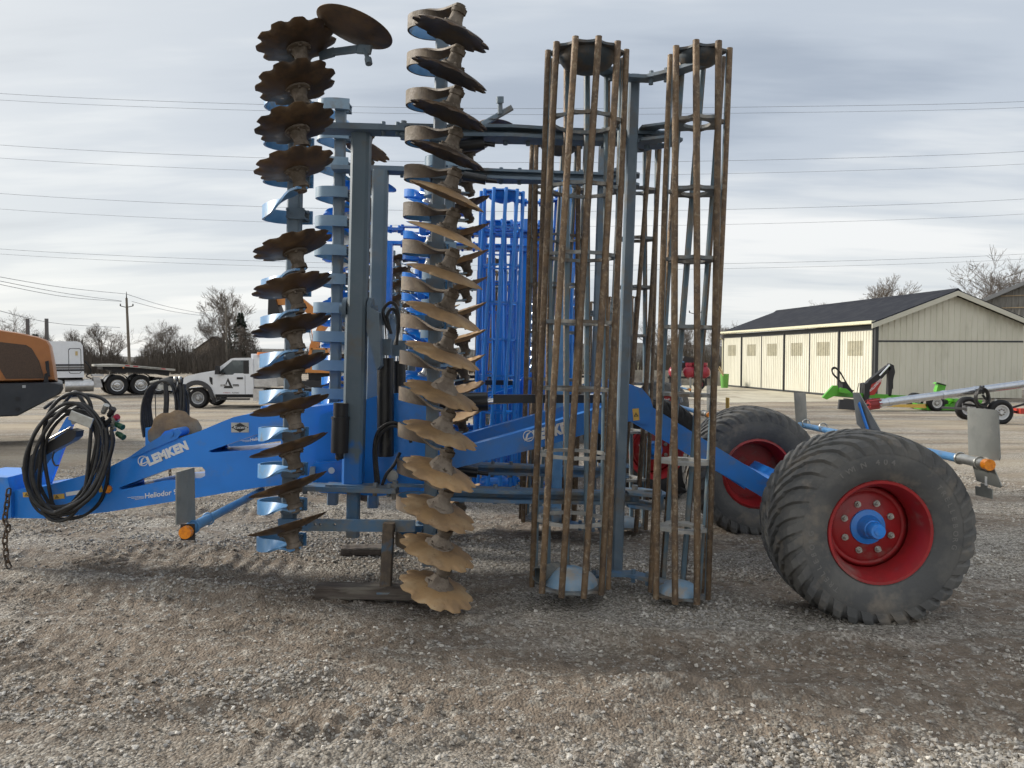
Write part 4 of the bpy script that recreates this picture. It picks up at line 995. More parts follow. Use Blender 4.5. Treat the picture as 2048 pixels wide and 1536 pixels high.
def barn():
    zg = -.36; c0 = Vector((16.45, 34.0, zg)); ang = math.degrees(math.atan2(.144, .99))
    root = thing('barn', 'cream metal barn with sliding doors and dark low roof', 'barn', c0, R(ang))
    # frame of the barn: x along the gable, y along the door side (going away)
    Wd, Ln, He, Hr = 7.5, 16.0, 3.5, 4.85
    zt = lambda x: He + (Hr-He)*(1-abs(x-Wd/2)/(Wd/2))
    build('gable_wall', ribbed(.12, Wd, lambda x: zt(x)-.02, 2.72, .30), CREAM, root); build('gable_wall', ribbed(.12, Wd, lambda x: 2.64, .05, .30), CREAM, root)
    b = MB(); b.box((Wd/2+.06, .005, 2.68), (Wd-.12, .05, .08)); build('wall_strip', b, TRIM, root)
    b = MB(); b.box((.06, .03, He/2), (.16, .12, He)); build('corner_post', b, TRIM, root)
    b = MB(); b.box((Wd/2, .2+Ln/2, He/2), (Wd-.2, Ln-.3, He-.1)); build('inner_wall', b, TRIM, root)
    # sliding doors along the left side, each a sheet of its own with a clouded window
    n = 6; pw = Ln/n
    for i in range(n):
        y0 = .12+pw*i + .03; y1 = .12+pw*(i+1) - .06; off = -.06 if i % 2 else -.02
        d = ribbed(0, y1-y0, lambda x: 3.18, .10, .21, .022); dm = T((off, y1, 0)) @ RZ(-90)
        do = build('sliding_door', d, CREAM, root, dm)
        w = ribbed((y1-y0)*.25, (y1-y0)*.72, lambda x: 2.72, 2.02, .21, .022); build('window', w, SKYL, do, T((0, -.006, 0)))
        b = MB(); b.box(((y1-y0)/2, -.004, 3.21), (y1-y0, .04, .06)); b.box(((y1-y0)/2, -.004, .08), (y1-y0, .04, .08)); b.box((-.02, -.004, 1.65), (.05, .05, 3.2)); b.box((y1-y0+.02, -.004, 1.65), (.05, .05, 3.2)); build('door_frame', b, TRIM, do)
    b = MB(); b.box((-.02, Ln/2+.1, 3.34), (.10, Ln, .16)); build('door_track', b, TRIM, root)
    b = MB(); b.prism([(-.45, He-.04), (-.28, He-.06), (-.26, He+.10), (-.45, He+.10)], -.35, Ln+.3); build('gutter', b, GUTTER, root)
    b = MB(); b.tube([(-.38, Ln+.15, He-.05), (-.38, Ln+.15, He-.2), (-.1, Ln+.15, He-.45), (-.1, Ln+.15, .2)], .05, 8); build('downpipe', b, GUTTER, root)
    sl = (Hr-He)/(Wd/2)
    for s in (0, 1):
        x0, x1 = (-.45, Wd/2) if s == 0 else (Wd/2, Wd+.45); z0, z1 = (He-.45*sl+.12, Hr+.12) if s == 0 else (Hr+.12, He-.45*sl+.12)
        b = MB(); b.prism([(x0, z0), (x1, z1), (x1, z1+.05), (x0, z0+.05)], -.4, Ln+.3)
        build('roof', b, ROOF, root)
        b = MB(); b.prism([(x0, z0-.22), (x1, z1-.22), (x1, z1-.002), (x0, z0-.002)], -.43, -.38); build('fascia', b, FASCIA, root)
    b = MB(); b.prism([(Wd/2-.2, Hr+.10), (Wd/2, Hr+.24), (Wd/2+.2, Hr+.10), (Wd/2, Hr+.16)], -.42, Ln+.32); build('ridge_cap', b, ROOF, root)
    # concrete apron before the doors
    b = MB(); b.prism([(-7.5, -1.0), (-.1, -.5), (-.1, Ln+1), (-9, Ln+3)], .004, .02, plane='xy'); ap = build('concrete_apron', b, mat('pale_concrete', (.50, .46, .36), .9, col2=(.42, .38, .30), scale=.8, dirt=(.33, .29, .22), dscale=.5), None, T(c0) @ RZ(ang)); struct(ap)
barn()
def far_barn():
    root = thing('barn', 'large grey barn gable with open slatted boarding behind the cream barn', 'barn', (36.2, 58, -.4), R(-34))
    Wd = 22; He, Hr = 6.1, 11.2; zt = lambda x: He+(Hr-He)*(1-abs(x-Wd/2)/(Wd/2))
    grey = mat('weathered_grey_boards', (.20, .195, .18), .8, col2=(.15, .145, .13), scale=4, stretch=(4, 1, .3))
    build('gable_wall', ribbed(0, Wd, lambda x: zt(x), 5.0, .42, .06), grey, root); build('lower_wall', ribbed(0, Wd, lambda x: 5.0, 0, .3), CREAM, root)
    for z in (5.7, 6.6, 7.5, 8.4):
        b = MB(); x0 = max((z-He)/(Hr-He)*Wd/2, 0)+.15; b.box((Wd/2, -.09, z), (Wd-2*x0, .05, .07)); build('batten', b, mat('pale_batten', (.36, .28, .18), .8), root)
    for s in (0, 1):
        x0, x1 = (-.5, Wd/2) if s == 0 else (Wd/2, Wd+.5); k = (Hr-He)/(Wd/2); z0, z1 = (He-.5*k, Hr) if s == 0 else (Hr, He-.5*k)
        b = MB(); b.prism([(x0, z0), (x1, z1), (x1, z1+.3), (x0, z0+.3)], -.5, 25); build('roof', b, mat('grey_roof_sheet', (.16, .165, .17), .6), root)
    b = MB(); b.box((Wd/2, 12.6, He/2), (Wd-.1, 24, He)); build('side_wall', b, CREAM, root)
far_barn()
def house():
    root = thing('house', 'dark roofed house half hidden behind the bare trees', 'house', (P(420, 712, 150).x-3, 150, -.4), R(12))
    wallm = mat('dull_house_siding', (.17, .13, .10), .8, col2=(.14, .11, .085), scale=3); rf = mat('brown_shingle', (.06, .048, .042), .9, col2=(.045, .036, .03), scale=8)
    b = MB(); b.prism([(0, 0), (7, 0), (7, 3.2), (3.5, 5.8), (0, 3.2)], 0, 6); build('wall', b, wallm, root)
    for s in (0, 1):
        b = MB(); x0, x1 = (-.4, 3.5) if s == 0 else (3.5, 7.4); z0, z1 = (2.95, 5.85) if s == 0 else (5.85, 2.95); b.prism([(x0, z0), (x1, z1), (x1, z1+.18), (x0, z0+.18)], -.4, 6.4); build('roof', b, rf, root)
    b = MB(); b.box((5, 3, 6), (.6, .6, 1.6)); build('chimney', b, wallm, root)
    for x in (1.6, 4.6):
        b = MB(); b.box((x, -.02, 1.7), (1.0, .05, 1.1)); build('window', b, mat('dark_glass', (.03, .035, .04), .1), root)
house()
def wall_low():
    a, c = P(1330, 782, 52), P(1475, 782, 49); b = MB(); n = 12
    b.beam((a.x-3, 53, .15), (c.x+.5, 49.5, .15), .3, 1.0, up=(0, 0, 1)); tag(build('concrete_wall', b, mat('stained_concrete', (.20, .19, .17), .9, col2=(.13, .12, .11), scale=1.5, dirt=(.30, .28, .25), dscale=1)), 'low stained concrete wall left of the cream barn', 'wall')
wall_low()

# ================================================================== vehicles
WHITE = mat('white_vehicle_paint', (.74, .76, .79), .28, coat=.5, col2=(.70, .72, .75), scale=2); GLASS = mat('tinted_glass', (.05, .065, .07), .08, spec=.8, col2=(.10, .12, .12), scale=2)
ALU = mat('brushed_aluminium', (.58, .58, .58), .3, .9, col2=(.48, .48, .48), scale=6); DARK = mat('chassis_black', (.015, .015, .017), .55); GREYP = mat('dark_grey_plastic', (.04, .041, .045), .5)
def m_roadtyre(Rr, w, hole):
    b = MB(); b.lathe([(hole, -w/2+.02), (hole+.03, -w/2), (Rr-.06, -w/2-.005), (Rr-.015, -w/2+.03), (Rr, -w/4), (Rr, w/4), (Rr-.015, w/2-.03), (Rr-.06, w/2+.005), (hole+.03, w/2), (hole, w/2-.02)], 40, 0, 'y'); return b
def m_roadrim(hole, w, face):
    b = MB(); b.lathe([(hole+.01, -w/2+.015), (hole-.02, -w/2+.02), (hole-.04, -w/2+.07), (hole*.62, -w/2+face), (hole*.5, -w/2+face*.7), (hole*.28, -w/2+face*.6), (hole*.26, -w/2+face*.2), (.001, -w/2+face*.2)], 32, 0, 'y'); return b
def m_nuts(rn, n, y):
    b = MB()
    for i in range(n): t = 2*math.pi*i/n; b.cyl((rn*math.cos(t), y, rn*math.sin(t)), (rn*math.cos(t), y-.035, rn*math.sin(t)), .02, n=6)
    return b
def road_wheel(root, x, y, Rr, w, hole, face, rimm, key, z=None, tyre=None):
    o = link('wheel', None, None, root, T((x, y, Rr-.01 if z is None else z)))
    link('tyre', cached('rt'+key, lambda: m_roadtyre(Rr, w, hole)), tyre or M['newtyre'], o); link('rim', cached('rr'+key, lambda: m_roadrim(hole, w, face)), rimm, o)
    link('nut', cached('rn'+key, lambda: m_nuts(hole*.42, 8, -w/2+face*.7)), M['bolt'], o); return o
def pickup():
    p = P(395, 818, 28.6); root = thing('service_truck', 'white service truck with black triangle logo on its door', 'truck', (p.x, 28.6, gz(0, 28.6)))
    k = 1/52.4
    def XZ(pts): return [((x-395)*k, (818-y)*k) for x, y in pts]
    hw = 2.05
    # near side panel with wheel arch and glass opening, and the body shell
    arch = [(395+27*math.cos(R(t)), 797-26*math.sin(R(t))) for t in range(0, 181, 15)]
    low = [(508, 790), (430, 790), (427, 797)] + arch + [(367, 797)]
    side = XZ([(366, 764), (369, 757), (376, 753), (400, 748), (428, 744), (432, 752), (508, 752)] + low)
    for y0, y1 in ((0, .06), (hw-.06, hw)):
        b = MB(); b.prism(side, y0, y1); build('side_panel', b, WHITE, root)
    b = MB(); b.prism(XZ([(366, 764), (369, 757), (376, 753), (400, 747.5), (428, 743), (434, 752), (434, 788), (424, 788), (424, 772), (366, 772)]), .06, hw-.06); build('hood', b, WHITE, root)
    cab = XZ([(428, 744), (463, 719), (470, 717.5), (503, 717), (507, 720), (508, 752), (432, 752)]); win = XZ([(441, 744), (466, 722), (497, 722), (497, 748), (470, 748), (466, 751), (443, 751)])
    for y0, y1 in ((.01, .05), (hw-.05, hw-.01)):
        b = MB(); b.prism(cab, y0, y1, [win]); build('cab_side', b, WHITE, root)
    b = MB(); b.prism(XZ([(463, 719.5), (470, 718), (503, 717.5), (506, 720), (470, 721), (464, 722)]), .05, hw-.05); b.prism(XZ([(500, 720), (506, 720), (507, 790), (500, 790)]), .05, hw-.05); build('roof', b, WHITE, root)
    b = MB(); b.prism(win, .025, .033); b.prism(win, hw-.033, hw-.025); build('side_window', b, GLASS, root)
    b = MB(); b.prism(XZ([(488, 722), (499, 722), (499, 749), (488, 749)]), .004, .0095); build('pillar', b, DARK, root)
    b = MB(); b.prism(XZ([(430, 743), (463, 720), (466, 722), (434, 745)]), .06, hw-.06); build('windshield', b, GLASS, root)
    b = MB(); b.prism(XZ([(440, 790), (500, 790), (500, 765), (440, 765)]), .06, hw-.06); b.box((1.2, hw/2, .95), (.2, 1.3, .5)); b.box((1.75, .6, 1.15), (.25, .5, .75)); build('cabin_interior', b, GREYP, root)
    b = MB(); b.tube([(1.15, .6+.18*math.cos(t), 1.28+.18*math.sin(t)) for t in [2*math.pi*i/16 for i in range(16)]], .015, 6, closed=True); build('steering_wheel', b, DARK, root)
    fl = [(395+34*math.cos(R(t)), 797-35*math.sin(R(t))) for t in range(0, 181, 12)]; inn = [(395+26.5*math.cos(R(t)), 797-26*math.sin(R(t))) for t in range(180, -1, -12)]
    b = MB(); b.prism(XZ(fl+inn), -.05, .02); build('fender_flare', b, GREYP, root)
    b = MB(); b.prism(XZ([(424, 797), (431, 797), (431, 808), (426, 808)]), -.04, .02); build('mud_flap', b, DARK, root)
    b = MB(); b.prism(XZ([(437, 798), (500, 798), (500, 801), (437, 801)]), -.14, .03); b.prism(XZ([(430, 790), (506, 790), (506, 797), (430, 797)]), .1, hw-.1); build('running_board', b, DARK, root)
    b = MB(); b.prism(XZ([(436, 733), (443, 733), (444, 750), (435, 750)]), -.22, -.1); b.box(((446-395)*k, -.05, (818-748)*k), (.18, .12, .06)); build('mirror', b, DARK, root)
    b = MB(); b.prism(XZ([(475, 756), (487, 756), (487, 760), (475, 760)]), -.02, -.002); build('door_handle', b, DARK, root)
    b = MB(); b.prism(XZ([(420, 755), (426, 757), (426, 771), (423, 770), (420, 762)]), -.012, -.002); build('side_vent', b, DARK, root)
    b = MB(); b.beam(((491-395)*k, -.003, (818-752)*k), ((491-395)*k, -.003, (818-790)*k), .012, .003, ch=0); build('door_seam', b, GREYP, root)
    b = MB(); b.box((-.62, hw/2, .62), (.22, hw-.1, .26)); build('bumper', b, mat('chrome_bumper', (.6, .6, .6), .2, 1), root)
    for x, y in ((0, .16), (0, hw-.16), (3.55, .16), (3.55, hw-.16)): road_wheel(root, x, y, .40, .26, .235, .10, mat('silver_wheel', (.42, .43, .44), .4, .6), 'pu')
    # triangle logo and door lettering
    b = MB(); T_ = XZ([(457, 757), (467, 778), (448, 778)]); q_ = XZ([(456, 764), (460, 773), (453, 773)]); b.prism(T_, -.006, -.002, [q_]); build('logo', b, M['ink'], root)
    b = MB(); b.prism(XZ([(442, 770), (455, 770), (454, 774), (441, 774)]), -.009, -.0065); b.prism(XZ([(466, 770), (478, 770), (479, 774), (467, 774)]), -.009, -.0065); build('logo_band', b, M['ink'], root)
    text('DELTA', .09, M['white'], root, ((441.5-395)*k, -.0095, (818-773.5)*k), 0, .02, .2, width=.26)
    text('POWER EQUIPMENT', .035, M['white'], root, ((467-395)*k, -.0095, (818-773)*k), 0, 0, 0, width=.2)
    text('CASE IH', .055, mat('red_print', (.35, .02, .02), .5), root, ((447-395)*k, -.004, (818-788)*k), 0, .02, .1, width=.27); text('CASE', .055, M['ink'], root, ((464.5-395)*k, -.004, (818-788)*k), 0, .02, 0, width=.26)
    # service body
    b = MB(); b.prism(XZ([(507, 712), (514, 711), (519, 750), (508, 750)]), .05, hw-.05); build('headboard', b, WHITE, root)
    b = MB(); b.box((2.6, hw/2, (818-762)*k), (.9, hw-.04, .50), 0, None, .02); b.box((2.45, .02, 1.02), (.5, .02, .4)); build('tool_box', b, ALU, root)
    b = MB(); b.box((2.35, .1, .52), (.40, .3, .46)); build('step_box', b, ALU, root)
    b = MB(); b.box((3.1, hw/2, .62), (2.2, .9, .2)); build('chassis_rail', b, DARK, root)
    b = MB(); b.box(((520-395)*k, hw/2, (818-709)*k), (.45, 1.2, .13), 0, None, .03); build('beacon_bar', b, mat('orange_beacon', (.75, .22, .05), .3), root)
    b = MB(); b.box(((493-395)*k, hw/2, (818-713)*k), (.2, .3, .16)); build('roof_box', b, WHITE, root)
pickup()
def semi():
    D = 38.0; zg = gz(0, D); p = P(235, 787, D); k = D/F
    root = thing('semi_tractor', 'white sleeper semi tractor parked behind the orange loader', 'semi truck', (p.x, D, zg), R(36))
    kz = k; k = k*.9
    def XZ(pts): return [((x-235)*k, (789-y)*kz) for x, y in pts]
    hw = 2.5
    b = MB(); b.prism(XZ([(88, 690), (92, 684), (104, 682), (158, 681.5), (166, 684), (169.5, 690), (171, 752), (86, 752)]), 0, hw-.1); s = build('sleeper_cab', b, WHITE, root)
    for y, h, m_ in ((727.5, 3.5, DARK), (732.5, 4.5, mat('grey_stripe', (.16, .155, .15), .5)), (737.5, 4, DARK)):
        b = MB(); b.prism(XZ([(88, y-h/2), (171.2, y-h/2), (171.2, y+h/2), (88, y+h/2)]), -.006, -.001); build('stripe', b, m_, s)
    b = MB(); q = XZ([(142, 698), (145, 695), (164, 695), (166, 698), (166, 741), (163, 744), (145, 744), (142, 741)]); q2 = XZ([(143, 699), (146, 696), (163.3, 696), (165, 698.5), (165, 740.5), (162.5, 743), (145.5, 743), (143, 740.5)]); b.prism(q, -.012, -.006, [q2]); build('door_seam', b, GREYP, s)
    b = MB(); b.prism(XZ([(155, 701), (159.5, 701), (159.5, 709), (155, 709)]), -.02, -.004); build('door_window', b, mat('amber_marker', (.55, .42, .2), .3), s)
    b = MB(); b.prism(XZ([(60, 735), (95, 722), (95, 760), (60, 760)]), .1, hw-.2); build('hood', b, WHITE, root)
    b = MB(); b.cyl(((134-235)*k, .05, (789-768)*kz), ((188-235)*k, .05, (789-768)*kz), .30, n=24); build('fuel_tank', b, ALU, root)
    b = MB(); b.prism(XZ([(188, 752), (201, 752), (206, 772), (190, 772)]), -.05, .5); b.box(((197-235)*k, .2, (789-748)*kz), (.5, .6, .1)); build('step_box', b, ALU, root)
    b = MB(); b.prism(XZ([(86, 752), (172, 752), (172, 757), (300, 757), (300, 765), (86, 765)]), .8, 1.6); build('chassis_rail', b, DARK, root)
    for x in (235, 283):
        for y in (.25, 1.95): road_wheel(root, (x-235)*k, y, .525, .55, .29, .14, mat('polished_wheel', (.66, .66, .66), .2, .95), 'semi')
        b = MB(); n = 12; vs = []
        for i in range(n+1):
            t = R(15+150*i/n); 
            for y in (-.05, .55): vs.append(((x-235)*k+.60*math.cos(t), y, .525+.60*math.sin(t)))
        b.add(vs, [(2*i, 2*i+1, 2*i+3, 2*i+2) for i in range(n)], 0, True); build('mudguard', b, ALU if x == 235 else DARK, root)
    h = MB(); h.tube(catmull([((171-235)*k, 1.0, 1.2), ((174-235)*k, 1.0, 1.75), ((184-235)*k, 1.0, 1.55), ((189-235)*k, 1.0, 1.2), ((180-235)*k, 1.0, .98), ((190-235)*k, 1.0, .85)], 6), .03, 6); build('air_hose', h, DARK, root)
    # flatbed trailer coupled behind
    tr = thing('flatbed_trailer', 'flatbed trailer with pale sloping deck coupled to the semi', 'trailer', (p.x, D, zg), R(36))
    deck = MB(); deck.prism(XZ([(198, 727), (232, 726.5), (250, 727), (355, 737), (355, 741), (250, 731.5), (198, 731)]), -.1, 2.4); build('deck', deck, mat('worn_aluminium_edge', (.42, .41, .37), .5, .3), tr)
    b = MB(); b.prism(XZ([(208, 731.5), (250, 732), (345, 741.5), (344, 752), (328, 748), (280, 744), (235, 744), (222, 738), (208, 737)]), .2, 2.1); build('deck_frame', b, DARK, tr)
    for x0, x1, m_ in ((251, 260, 'r'), (267, 277, 'r'), (325, 334, 'r')):
        b = MB(); y0 = 727+(x0-250)*.095; b.prism(XZ([(x0, y0+1), (x1, y0+1.9), (x1, y0+4), (x0, y0+3.1)]), -.106, -.101); build('marker_tape', b, mat('red_tape', (.45, .03, .04), .4), tr)
    text('LANDOLL  HAULING', .07, M['ink'], tr, ((281-235)*k, -.104, (789-733.8)*kz), -5.4, .02, 0, width=.98)
    b = MB(); q = ((247-235)*k, -.12, (789-733.5)*kz); b.sphere(q, .04, 8); build('marker_lamp', b, mat('orange_lamp', (.8, .25, .05), .3), tr)
    for x in (320, 365):
        for y in (.2, 1.9): road_wheel(tr, (x-235)*k, y, .45, .5, .25, .12, ALU, 'trl')
semi()
def loader():
    D = 14.0; p = P(0, 0, D); root = thing('wheel_loader', 'orange and dark grey wheel loader tail at the left edge', 'loader', (P(60, 800, D).x, D, gz(0, D)), R(31)); k = D/F
    OR = mat('loader_orange_paint', (.38, .135, .027), .38, coat=.25, col2=(.34, .118, .024), scale=2); CW = mat('counterweight_paint', (.022, .026, .032), .45, col2=(.03, .034, .04), scale=3)
    z0 = root.location.z
    LXp = lambda x: (x-60)*.00799
    def XZ(pts): return [(LXp(x), P(x, y, D).z-z0) for x, y in pts]
    def rounded(pts, y0, y1, nm, m_, rnd=.10, par=root):
        # side outline with a turned-in edge on both faces
        c = Vector((sum(a for a, _ in pts)/len(pts), sum(b_ for _, b_ in pts)/len(pts))); b = MB(); lay = []
        for y, f in ((y0, .93), (y0+rnd*.35, .98), (y0+rnd, 1), (y1-rnd, 1), (y1-rnd*.35, .98), (y1, .93)): lay.append([(c.x+(a-c.x)*f, y, c.y+(d-c.y)*f) for a, d in pts])
        n = len(pts); vs = [v for l_ in lay for v in l_]; fs = [(j*n+i, j*n+(i+1) % n, (j+1)*n+(i+1) % n, (j+1)*n+i) for j in range(5) for i in range(n)]
        b.add(vs, fs, 0, True); b.add(vs, [tuple(range(n)), tuple(5*n+i for i in range(n-1, -1, -1))]); return build(nm, b, m_, par)
    hood = rounded(XZ([(-150, 658), (0, 659), (40, 665), (80, 673), (100, 681), (106, 692), (112, 730), (116, 764), (-150, 766)]), 0, 1.7, 'hood', OR, .16)
    b = MB(); b.prism(XZ([(-40, 690), (0, 684), (55, 690), (66, 697), (80, 722), (89, 755), (88, 757), (14, 757), (-2, 728)]), -.012, .05); build('side_grille', b, mat('brown_mesh_grille', (.085, .05, .03), .6, col2=(.06, .035, .022), scale=60), hood)
    rounded(XZ([(-150, 766), (116, 765), (126, 768), (128, 778), (122, 788), (36, 830), (-150, 832)]), -.25, 1.95, 'counterweight', CW, .10)
    for x, y in ((37, 797), (37, 818)):
        b = MB(); q = P(x, y, D-.26); v = Vector((LXp(x), -.26, q.z-z0)); b.cyl(v, v-Vector((0, .02, 0)), .035, n=16); build('tie_down_socket', b, DARK, root)
    b = MB(); q = P(50, 773, D-.26); b.box((LXp(50), -.256, q.z-z0), (.055, .008, .05)); build('decal', b, mat('faded_decal', (.35, .36, .36), .6), root)
    b = MB(); b.prism(XZ([(92, 723), (99, 721), (101, 750), (102, 753), (98, 754), (96, 748), (93, 738)]), -.10, -.03); b.prism(XZ([(90, 748), (96, 746), (98, 766), (88, 766)]), -.06, .02); build('mirror_bracket', b, DARK, root)
    for x, w, y0 in ((56.5, 7, 638), (95.5, 7, 637)):
        b = MB(); q0, q1 = P(x, y0, D+.6), P(x, 690, D+.6); b.box((LXp(x), .6, (q0.z+q1.z)/2-z0), (w*k, .10, q0.z-q1.z), 0, None, .015); build('exhaust_stack', b, mat('grey_stack', (.12, .12, .115), .6), root)
    for y in (.15, 1.75): road_wheel(root, -2.3, y, .78, .6, .35, .2, OR, 'ldr')
    b = MB(); b.box((-2.4, .9, .95), (3.2, .9, .5)); build('chassis', b, DARK, root)
    b = MB(); b.box((-3.2, .85, 2.1), (1.3, 1.4, 1.5), 0, None, .1); build('cab', b, GLASS, root)
loader()
def excavator():
    D = 40; zg = gz(0, D); root = thing('excavator', 'orange excavator far behind the service truck, half hidden by discs', 'excavator', (P(622, 780, D).x, D, zg)); k = D/F
    OR = mat('excavator_orange', (.55, .22, .05), .4, col2=(.5, .19, .04), scale=3)
    def XZ(pts): return [((x-622)*k, (P(0, y, D).z-zg)) for x, y in pts]
    b = MB(); b.prism(XZ([(595, 745), (602, 735), (612, 716), (650, 716), (700, 712), (712, 722), (712, 748)]), .3, 2.6); build('upper_body', b, OR, root)
    b = MB(); b.prism(XZ([(618, 718), (622, 697), (650, 697), (655, 718)]), .35, 1.3); cabo = build('cab', b, GLASS, root)
    for pts in ([(616, 718), (620, 696), (623, 696), (619, 718)], [(650, 718), (648, 696), (653, 696), (656, 718)], [(619, 696), (653, 696), (653, 699), (619, 699)]):
        b = MB(); b.prism(XZ(pts), .3, 1.35); build('cab_frame', b, OR, cabo)
    b = MB(); b.prism(XZ([(600, 735), (606, 690), (625, 645), (640, 632), (648, 640), (630, 665), (618, 700), (612, 738)]), 1.4, 1.9); build('boom', b, OR, root)
    b = MB(); b.prism(XZ([(648, 640), (640, 632), (585, 588), (528, 582), (524, 592), (530, 606), (580, 606), (632, 650)]), 1.45, 1.85); build('stick', b, OR, root)
    b = MB(); b.prism(XZ([(524, 592), (536, 590), (548, 625), (556, 648), (542, 660), (522, 640)]), 1.2, 2.1); build('bucket', b, DARK, root)
    b = MB(); b.cyl((XZ([(612, 700)])[0][0], 1.65, XZ([(612, 700)])[0][1]), (XZ([(600, 640)])[0][0], 1.65, XZ([(600, 625)])[0][1]), .09, n=10); build('boom_cylinder', b, M['chrome'], root)
    for y in (0, 2.3):
        b = MB(); b.prism(XZ([(586, 772), (590, 762), (700, 762), (706, 772), (700, 784), (592, 784)]), y, y+.6); build('track', b, DARK, root)
    b = MB(); b.prism(XZ([(610, 764), (690, 764), (690, 748), (610, 748)]), .7, 2.2); build('undercarriage', b, DARK, root)
excavator()
GREEN = mat('bright_green_paint', (.10, .42, .03), .35, coat=.3, col2=(.085, .36, .025), scale=2)
def timber_trailer():
    D = 27.0; zg = gz(0, D); root = thing('log_trailer', 'bright green timber trailer with black loader boom before the cream barn', 'trailer', (P(1780, 800, D).x, D, zg)); k = D/F
    def XZ(pts): return [((x-1780)*k, P(0, y, D).z-zg) for x, y in pts]
    def pr(nm, pts, y0, y1, m_, par=root): b = MB(); b.prism(XZ(pts), y0, y1); return build(nm, b, m_, par)
    pr('front_frame', [(1645, 795), (1666, 771), (1675, 771), (1678, 783), (1672, 790), (1654, 799)], 0, .12, GREEN)
    pr('main_beam', [(1672, 784), (1820, 792), (1960, 800), (1960, 810), (1820, 800), (1672, 793)], .3, .55, GREEN)
    pr('blade', [(1672, 798), (1706, 799), (1707, 819), (1670, 817)], -.3, -.2, GREYP); pr('stabiliser', [(1706, 799), (1712, 799), (1712, 820), (1707, 819)], -.25, .8, DARK)
    pr('outrigger', [(1678, 775), (1690, 777), (1700, 785), (1690, 787), (1676, 784)], -.1, .0, GREEN)
    pr('loader_mast', [(1734, 768), (1741, 766), (1745, 790), (1740, 808), (1734, 806)], .2, .6, DARK)
    pr('lift_arm', [(1735, 775), (1745, 762), (1783, 731), (1790, 737), (1764, 766), (1750, 792), (1744, 790)], .3, .5, DARK)
    pr('arm_panel', [(1750, 770), (1771, 758), (1769, 768), (1757, 790), (1744, 792)], .285, .297, mat('red_boom_panel', (.42, .03, .02), .4))
    pr('boom', [(1784, 734), (1787, 727), (1795, 731), (1798, 745), (1795, 756), (1791, 793), (1785, 793), (1786, 755)], .3, .5, DARK)
    pr('boom', [(1790, 750), (1795, 752), (1796, 778), (1792, 780)], .35, .45, DARK)
    b = MB(); a, c = XZ([(1765, 752), (1785, 730)]); b.cyl((a[0], .25, a[1]), (c[0], .25, c[1]), .035, n=10); build('boom_cylinder', b, M['chrome'], root)
    text('WALLENSTEIN', .12, M['white'], root, (*[XZ([(1748, 785)])[0][0], .28], XZ([(1748, 785)])[0][1]), 47, .02, 0, width=.62)
    hs = [(1692, 777), (1680, 760), (1668, 748), (1665, 738), (1672, 735), (1682, 745), (1694, 765), (1706, 782)]
    b = MB(); b.tube(catmull([(x, .1, z) for x, z in XZ(hs)], 6), .025, 6); build('hose_loop', b, M['rubber'], root)
    b = MB(); b.tube(catmull([(x, .2, z) for x, z in XZ([(x+3, y+2) for x, y in hs])], 6), .025, 6); build('hose_loop', b, M['rubber'], root)
    pr('valve_block', [(1684, 764), (1692, 764), (1700, 778), (1708, 781), (1704, 786), (1686, 784)], .0, .3, DARK)
    for x in (1716, 1722, 1728): 
        b = MB(); a, c = XZ([(x, 786), (x+2-(x-1722)*.3, 766)]); b.cyl((a[0], .1, a[1]), (c[0], .1, c[1]), .012, n=6); build('control_lever', b, DARK, root)
    pr('stake_frame', [(1882, 784), (1886, 768), (1880, 768), (1884, 765), (1902, 770), (1898, 784), (1890, 790)], .3, .5, GREEN)
    b = MB(); a, c = XZ([(1879, 766), (1897, 771)]); b.cyl((a[0], .2, a[1]), (c[0], .2, c[1]), .025, n=8); build('handle', b, DARK, root)
    pr('side_guard', [(1770, 809), (1852, 808), (1850, 816), (1772, 813)], -.1, -.05, M['yellow'])
    pr('winch', [(1880, 800), (1894, 800), (1896, 808), (1880, 808)], -.05, .1, DARK)
    pr('rear_deck', [(1848, 808), (1895, 812), (1910, 800), (1962, 800), (1958, 812), (1918, 820), (1852, 820)], -.1, .8, GREEN); pr('fender', [(1898, 797), (1930, 798), (1945, 806), (1900, 803)], -.3, .3, GREEN)
    for x, y in ((1868, -.1), (1868, 1.3)): road_wheel(root, (x-1780)*k, y, .30, .28, .17, .08, mat('white_wheel', (.6, .6, .58), .4), 'log')
timber_trailer()
